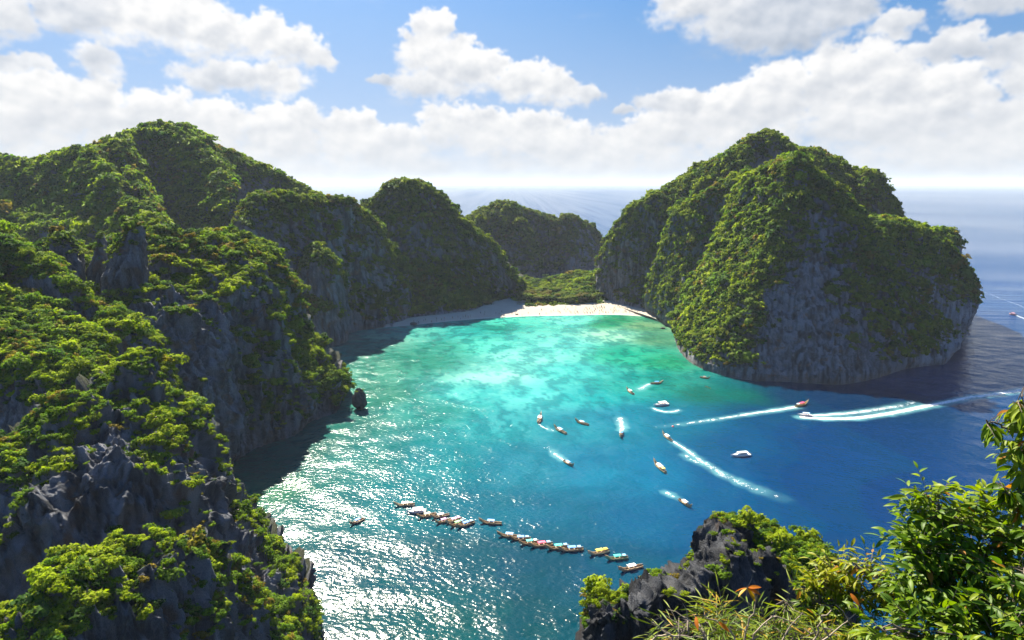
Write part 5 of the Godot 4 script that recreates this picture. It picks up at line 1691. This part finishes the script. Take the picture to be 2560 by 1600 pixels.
# limbs: lists of [x, y, distance]; blobs: leafy volumes [x, y, distance, half width, half height (m), leaves, tone]
func leafy(called: String, label: String, category: String, limbs: Array, blobs: Array, o: Dictionary) -> void:
	var base := pt(limbs[0][0][0], limbs[0][0][1], limbs[0][0][2])
	var root := thing(called, label, category, base)
	rng.seed = hash(label)
	var wood := mat(o.get("wood_key", "branch_wood"), o.get("wood", Color(0.13, 0.10, 0.075)))
	var skeleton := []
	for li in limbs.size():
		var knots := []
		for k in limbs[li]:
			knots.append(pt(k[0], k[1], k[2]) - base)
		var path := curve(knots, 6, o.get("wobble", 0.008))
		var r: float = o.get("thick", 0.045) * (1.0 if li == 0 else 0.55)
		part("trunk" if li == 0 and o.get("trunk", true) else "limb", tube(path, r, r * 0.3), wood, root)
		for p in path:
			skeleton.append(p)
	var meshes: Array = o.leaf_meshes
	var where: Array[Transform3D] = []
	var tone := []
	var kind := []
	var twig_st := SurfaceTool.new()
	var twigs := 0
	for b in blobs:
		var c := pt(b[0], b[1], b[2]) - base
		var n: int = int(b[5] * o.get("more", 1.0))
		var per: int = o.get("per_twig", 9)
		for tw in int(ceil(n / float(per))):
			var d := Vector3(rng.randfn(), rng.randfn(), rng.randfn()).normalized() * pow(rng.randf(), 0.42)
			var tip := c + Vector3(d.x * b[3], d.y * b[4], d.z * b[3] * 0.8)
			# nearest wood
			var from: Vector3 = skeleton[0]
			for q in skeleton:
				if q.distance_squared_to(tip) < from.distance_squared_to(tip):
					from = q
			var dir := (tip - from)
			var outward := (Vector3(d.x, d.y * 0.6 + o.get("lift", 0.25), d.z).normalized() + dir.normalized() * 0.4).normalized()
			var tl: float = o.get("twig", 0.30) * rng.randf_range(0.7, 1.3)
			var start := tip - outward * tl * 0.5
			var bendy := Vector3(rng.randfn(), rng.randfn(), rng.randfn()) * 0.05
			if tw % 3 == 0 and from.distance_to(start) < o.get("reach", 0.9):
				twig_st.append_from(tube(PackedVector3Array([from, from.lerp(start, 0.5) + bendy, start]), 0.007, 0.004, 4), 0, Transform3D())
				twigs += 1
			twig_st.append_from(tube(PackedVector3Array([start, start + outward * tl * 0.5 + bendy * 0.3, start + outward * tl]), 0.004, 0.002, 4), 0, Transform3D())
			twigs += 1
			var across := outward.cross(Vector3.UP).normalized()
			for k in per:
				var f := (k + 0.5) / per
				var p := start + outward * tl * f
				var side := 1.0 if k % 2 else -1.0
				var z := (outward * rng.randf_range(0.35, 0.8) + across * side * rng.randf_range(0.5, 1.0) + Vector3(0, rng.randf_range(-0.55, 0.25) + o.get("hang", 0.0), 0)).normalized()
				if k == per - 1:
					z = (outward + Vector3(0, -0.2, 0)).normalized()
				var y := (Vector3.UP + Vector3(rng.randfn(), rng.randfn(), rng.randfn()) * 0.45)
				var x := y.cross(z).normalized()
				y = z.cross(x)
				var s := rng.randf_range(0.65, 1.2)
				where.append(Transform3D(Basis(x, y, z).scaled_local(Vector3.ONE * s), p))
				var tn: int = b[6]
				var r := rng.randf()
				if r < o.get("old", 0.05):
					tn = 3
				elif r < 0.32:
					tn = (tn + 1) % 3
				tone.append(tn)
				kind.append(rng.randi() % meshes.size())
	if twigs:
		tag(part("twigs", twig_st.commit(), wood, root), "", "", "", "stuff")
	var order := range(where.size())
	order.sort_custom(func(i, j): return (where[i].origin + base - Vector3(0, EYE, 0)).length_squared() < (where[j].origin + base - Vector3(0, EYE, 0)).length_squared())
	var alone: int = o.get("alone", 300)
	var rest := {}
	for k in order.size():
		var i: int = order[k]
		if k < alone:
			var lf := part("leaf", meshes[kind[i]], glossy_leaf("%s_leaf_%d" % [o.key, tone[i]], o.tones[tone[i]]), root)
			lf.transform = where[i]
		else:
			var key := [kind[i], tone[i]]
			if not rest.has(key):
				rest[key] = []
			rest[key].append(i)
	for key in rest:
		var mm := MultiMesh.new()
		mm.transform_format = MultiMesh.TRANSFORM_3D
		mm.mesh = meshes[key[0]]
		mm.instance_count = rest[key].size()
		for k in rest[key].size():
			mm.set_instance_transform(k, where[rest[key][k]])
		var inst := MultiMeshInstance3D.new()
		inst.name = "foliage"
		inst.multimesh = mm
		inst.material_override = glossy_leaf("%s_leaf_%d" % [o.key, key[1]], o.tones[key[1]])
		root.add_child(inst, true)
		tag(inst, "", "", "", "stuff")


func viewpoint() -> void:
	# the hillside under the camera, just below the picture
	var P := PackedVector3Array()
	var C := PackedColorArray()
	var NU := 60
	var NV := 40
	for j in NV:
		var v := j / float(NV - 1)
		for i in NU:
			var x := lerpf(-25, 45, i / float(NU - 1))
			var z := lerpf(12.0, -36.0, v)
			var ahead := maxf(-z, 0.0)
			var y := 134.6 - 0.95 * ahead - 0.055 * ahead * ahead
			if v > 0.97:
				y = -8.0
			var p := Vector3(x, y, z)
			p += Vector3(0, 0.7 * n_fine.get_noise_3dv(p * 0.5) - 0.6 + 1.2 * n_mid.get_noise_3dv(p), 0) if v < 0.97 else Vector3.ZERO
			P.append(p)
			C.append(Color(0.10, 0.09, 0.05) * (1.0 + 0.3 * n_tone.get_noise_3dv(p * 8.0)))
	tag(part("hillside", net_mesh(P, net_normals(P, NU, NV), C, NU, NV), rock_mat("cliff_rock_near", true)), "steep hillside under the viewpoint", "", "", "structure")


func front_plants() -> void:
	var broad := [leaf_mesh(0.112, 0.038, 0.30, 1), leaf_mesh(0.10, 0.034, 0.50, 2), leaf_mesh(0.125, 0.040, 0.18, 3)]
	var narrow := [leaf_mesh(0.105, 0.030, 0.35, 4), leaf_mesh(0.09, 0.030, 0.2, 5)]
	var blade := [leaf_mesh(0.20, 0.014, 0.35, 6), leaf_mesh(0.15, 0.011, 0.2, 7)]
	var greens := [Color(0.130, 0.210, 0.010), Color(0.070, 0.140, 0.010), Color(0.200, 0.260, 0.012), Color(0.36, 0.15, 0.02)]
	leafy("broadleaf_tree", "leafy green tree filling the lower right corner", "tree", [
		[[2400, 1980, 5.0], [2400, 1750, 5.3], [2390, 1560, 5.5], [2370, 1400, 5.6], [2350, 1270, 5.7]], [[2395, 1600, 5.5], [2320, 1480, 5.5], [2280, 1380, 5.5]], [[2392, 1540, 5.5], [2450, 1420, 5.5], [2500, 1330, 5.6]], [[2400, 1640, 5.3], [2480, 1520, 5.1], [2560, 1430, 5.0]], [[2400, 1680, 5.2], [2300, 1600, 5.0], [2230, 1560, 4.9]]],
		[[2340, 1290, 5.7, 0.28, 0.22, 230, 0], [2420, 1290, 5.7, 0.25, 0.16, 150, 2], [2300, 1370, 5.5, 0.25, 0.22, 220, 0], [2400, 1400, 5.7, 0.40, 0.28, 330, 1], [2510, 1370, 5.6, 0.30, 0.22, 240, 2], [2560, 1330, 5.4, 0.2, 0.2, 120, 0], [2320, 1470, 5.3, 0.30, 0.26, 260, 0], [2430, 1500, 5.2, 0.38, 0.30, 320, 1], [2540, 1470, 5.0, 0.32, 0.30, 280, 1], [2360, 1570, 4.9, 0.34, 0.24, 260, 0], [2480, 1590, 4.7, 0.40, 0.26, 320, 1], [2570, 1580, 4.6, 0.3, 0.3, 180, 1], [2240, 1590, 5.0, 0.30, 0.16, 150, 2], [2306, 1228, 5.7, 0.05, 0.10, 18, 2], [2352, 1222, 5.7, 0.06, 0.11, 27, 2], [2470, 1262, 5.7, 0.07, 0.12, 36, 2]],
		{"leaf_meshes": broad, "key": "broadleaf", "tones": greens, "thick": 0.055, "twig": 0.26, "per_twig": 9, "old": 0.015, "more": 1.6, "alone": 300})
	leafy("small_leaved_tree", "yellow-green tree with a dark bare limb left of the leafy corner tree", "tree", [
		[[2360, 1900, 5.6], [2320, 1680, 5.9], [2285, 1573, 6.1], [2245, 1535, 6.2], [2203, 1496, 6.3], [2150, 1470, 6.4], [2090, 1440, 6.5]], [[2203, 1496, 6.3], [2160, 1430, 6.3], [2130, 1405, 6.3]], [[2150, 1470, 6.4], [2080, 1500, 6.4], [2040, 1510, 6.4]], [[2245, 1535, 6.2], [2240, 1470, 6.2], [2220, 1430, 6.2]], [[2285, 1573, 6.1], [2200, 1570, 6.0], [2120, 1580, 6.0]]],
		[[2100, 1415, 6.5, 0.30, 0.08, 140, 2], [2180, 1425, 6.3, 0.24, 0.11, 150, 2], [2050, 1450, 6.5, 0.24, 0.11, 150, 2], [2140, 1470, 6.4, 0.30, 0.14, 200, 0], [2030, 1500, 6.4, 0.18, 0.12, 110, 1], [2240, 1470, 6.2, 0.20, 0.16, 140, 2], [2100, 1520, 6.3, 0.30, 0.10, 120, 1], [2170, 1570, 6.0, 0.4, 0.10, 160, 0], [2090, 1590, 5.9, 0.3, 0.08, 110, 2]],
		{"leaf_meshes": narrow, "key": "small_leaf", "tones": [Color(0.160, 0.220, 0.010), Color(0.080, 0.140, 0.010), Color(0.250, 0.260, 0.012), Color(0.40, 0.19, 0.02)], "thick": 0.035, "twig": 0.24, "per_twig": 9, "old": 0.05, "more": 1.3, "hang": -0.35, "alone": 300})
	leafy("overhanging_branch", "leafy branch hanging into the picture from the right edge", "tree", [
		[[2760, 1150, 5.2], [2640, 1060, 5.2], [2570, 1040, 5.2], [2540, 1080, 5.2], [2500, 1062, 5.2], [2465, 1050, 5.2]], [[2640, 1060, 5.2], [2580, 1000, 5.2], [2550, 990, 5.2]], [[2570, 1040, 5.2], [2560, 1120, 5.2], [2550, 1180, 5.2]], [[2640, 1150, 5.2], [2580, 1200, 5.2], [2530, 1218, 5.2], [2505, 1232, 5.2]]],
		[[2470, 1062, 5.2, 0.09, 0.07, 27, 0], [2545, 1012, 5.2, 0.10, 0.10, 54, 2], [2560, 1060, 5.2, 0.12, 0.14, 72, 0], [2550, 1130, 5.2, 0.11, 0.14, 72, 2], [2565, 1190, 5.2, 0.10, 0.12, 54, 0], [2512, 1235, 5.2, 0.08, 0.09, 36, 1], [2560, 1260, 5.2, 0.12, 0.14, 81, 2], [2620, 1150, 5.2, 0.2, 0.4, 150, 1]],
		{"leaf_meshes": broad, "key": "broadleaf", "tones": greens, "thick": 0.018, "twig": 0.16, "per_twig": 9, "old": 0.06, "more": 1.2, "hang": -0.45, "lift": -0.1, "trunk": false, "alone": 300})
	leafy("bamboo_shrub", "pale green shrub of thin pointed leaves in front of the crag", "shrub", [
		[[1850, 1850, 5.4], [1850, 1700, 5.6], [1855, 1600, 5.8], [1840, 1540, 5.9]], [[1855, 1640, 5.7], [1780, 1580, 5.7], [1720, 1550, 5.7]], [[1855, 1620, 5.7], [1920, 1560, 5.7], [1960, 1500, 5.7]], [[1850, 1680, 5.5], [1980, 1610, 5.4], [2060, 1570, 5.4]]],
		[[1790, 1545, 5.8, 0.28, 0.14, 170, 2], [1850, 1580, 5.7, 0.34, 0.14, 200, 2], [1920, 1560, 5.7, 0.30, 0.14, 150, 0], [1700, 1590, 5.6, 0.30, 0.10, 140, 2], [1980, 1590, 5.5, 0.30, 0.10, 150, 2], [1800, 1600, 5.5, 0.6, 0.08, 200, 0], [2050, 1600, 5.4, 0.3, 0.08, 90, 2], [1975, 1505, 5.7, 0.10, 0.14, 36, 2]],
		{"leaf_meshes": blade, "key": "blade", "tones": [Color(0.130, 0.190, 0.016), Color(0.080, 0.140, 0.014), Color(0.190, 0.240, 0.020), Color(0.40, 0.25, 0.03)], "thick": 0.012, "twig": 0.22, "per_twig": 7, "old": 0.10, "hang": -0.05, "alone": 300})
	# dry twigs and a sprig of orange leaves
	rng.seed = 51
	var dry := mat("dry_twig", Color(0.24, 0.19, 0.13))
	var k := 0
	for t in [
		[[1620, 1660, 5.2], [1680, 1600, 5.2], [1650, 1570, 5.2], [1628, 1556, 5.2]], [[1590, 1630, 5.2], [1640, 1594, 5.2], [1700, 1588, 5.2], [1760, 1596, 5.2]], [[1780, 1650, 5.2], [1760, 1590, 5.2], [1720, 1548, 5.2], [1702, 1538, 5.2]],
		[[2010, 1670, 5.1], [2040, 1590, 5.1], [2055, 1545, 5.1], [2080, 1525, 5.1]], [[2000, 1650, 5.1], [2070, 1590, 5.1], [2120, 1550, 5.1]], [[1850, 1660, 5.2], [1865, 1580, 5.2], [1890, 1500, 5.2], [1868, 1470, 5.2]], [[1900, 1650, 5.2], [1960, 1590, 5.2], [2000, 1540, 5.2]],
		[[1840, 1640, 5.2], [1830, 1580, 5.2], [1760, 1540, 5.2]], [[1930, 1660, 5.2], [1880, 1600, 5.2], [1930, 1545, 5.2], [1990, 1560, 5.2]]]:
		var base := pt(t[0][0], t[0][1], t[0][2])
		var knots := []
		for q in t:
			knots.append(pt(q[0], q[1], q[2]) - base)
		var o := thing("dry_twig", ["forked pale twig at the left foot of the shrub", "pale twig lying low across the bottom edge, left", "bent dry twig rising left through the thin leaves", "pale forked twig right of the thin-leaved shrub", "slanting pale twig beside the dark limb", "upright twig that carries the orange leaves", "thin dry twig leaning right over the shrub", "dry twig leaning left over the crag", "crooked dry twig across the right of the shrub"][k], "twig", base, 0.0, "dry twigs in the foreground")
		part("stem", tube(curve(knots, 5, 0.006), 0.010, 0.004, 5), dry, o)
		for s in 4:
			var f: Vector3 = knots[1 + s % (knots.size() - 1)]
			var g := f + Vector3(rng.randf_range(-0.14, 0.14), rng.randf_range(0.02, 0.14), rng.randf_range(-0.05, 0.05))
			part("side_twig", tube(PackedVector3Array([f, f.lerp(g, 0.5) + Vector3(0.01, 0.01, 0), g]), 0.005, 0.002, 4), dry, o)
		k += 1
	var big := leaf_mesh(0.11, 0.036, 0.2, 8)
	var at := pt(1868, 1470, 5.2)
	var sprig := thing("orange_sprig", "sprig of orange and yellow leaves on a thin stem before the crag", "plant", at)
	part("stem", tube(PackedVector3Array([Vector3(0, -0.08, 0), Vector3.ZERO, Vector3(0.01, 0.03, 0)]), 0.004, 0.002, 4), dry, sprig)
	for q in [[-60, 12, 0], [-120, 25, 1], [60, 8, 1], [85, -14, 1], [40, 40, 0], [150, 30, 2]]:
		var lf := part("leaf", big, glossy_leaf("orange_leaf_%d" % q[2], [Color(0.45, 0.26, 0.02), Color(0.50, 0.15, 0.015), Color(0.25, 0.26, 0.02)][q[2]]), sprig)
		lf.rotation_degrees = Vector3(q[1], q[0], 20)
	for q in [[1740, 1540, "single orange-red leaf low left of the sprig"], [1795, 1553, "orange leaf among the thin blades"], [2125, 1482, "orange leaf in the small-leaved tree"]]:
		var o := thing("orange_leaf", q[2], "leaf", pt(q[0], q[1], 5.15))
		var lf := part("blade", big, glossy_leaf("orange_leaf_1", Color(0.50, 0.15, 0.015)), o)
		lf.rotation_degrees = Vector3(20, 50 + q[0], 30)


# ---------- everything in order ----------
func _ready() -> void:
	rng.seed = 1
	camera_and_light()
	n_rib.seed = 11
	n_rib.noise_type = FastNoiseLite.TYPE_SIMPLEX_SMOOTH
	n_rib = noise(11, 0.030, 4, FastNoiseLite.FRACTAL_RIDGED)
	n_mid = noise(12, 0.12, 3, FastNoiseLite.FRACTAL_RIDGED)
	n_fine = noise(13, 0.60, 4, FastNoiseLite.FRACTAL_RIDGED)
	n_veg = noise(14, 0.035, 4)
	n_tone = noise(15, 0.05, 3)
	n_streak = noise(16, 0.22, 3)
	n_crack = noise(17, 0.10, 2, FastNoiseLite.FRACTAL_RIDGED)
	for v in 3:
		crowns_far.append(crown_mesh(100 + v, 54, 0.30, 0.50))
		crowns_near.append(crown_mesh(200 + v, 270, 0.145, 0.45))
	crown_trunk = rod(Vector3(0, -0.5, 0), Vector3(0, 0.9, 0), 0.13, 0.06, 7)
	sea()
	far_hills()
	right_mountain()
	left_cliffs()
	near_cliffs()
	beach()
	beach_trees()
	boulders()
	boats()
	wakes()
	people()
	viewpoint()
	front_plants()
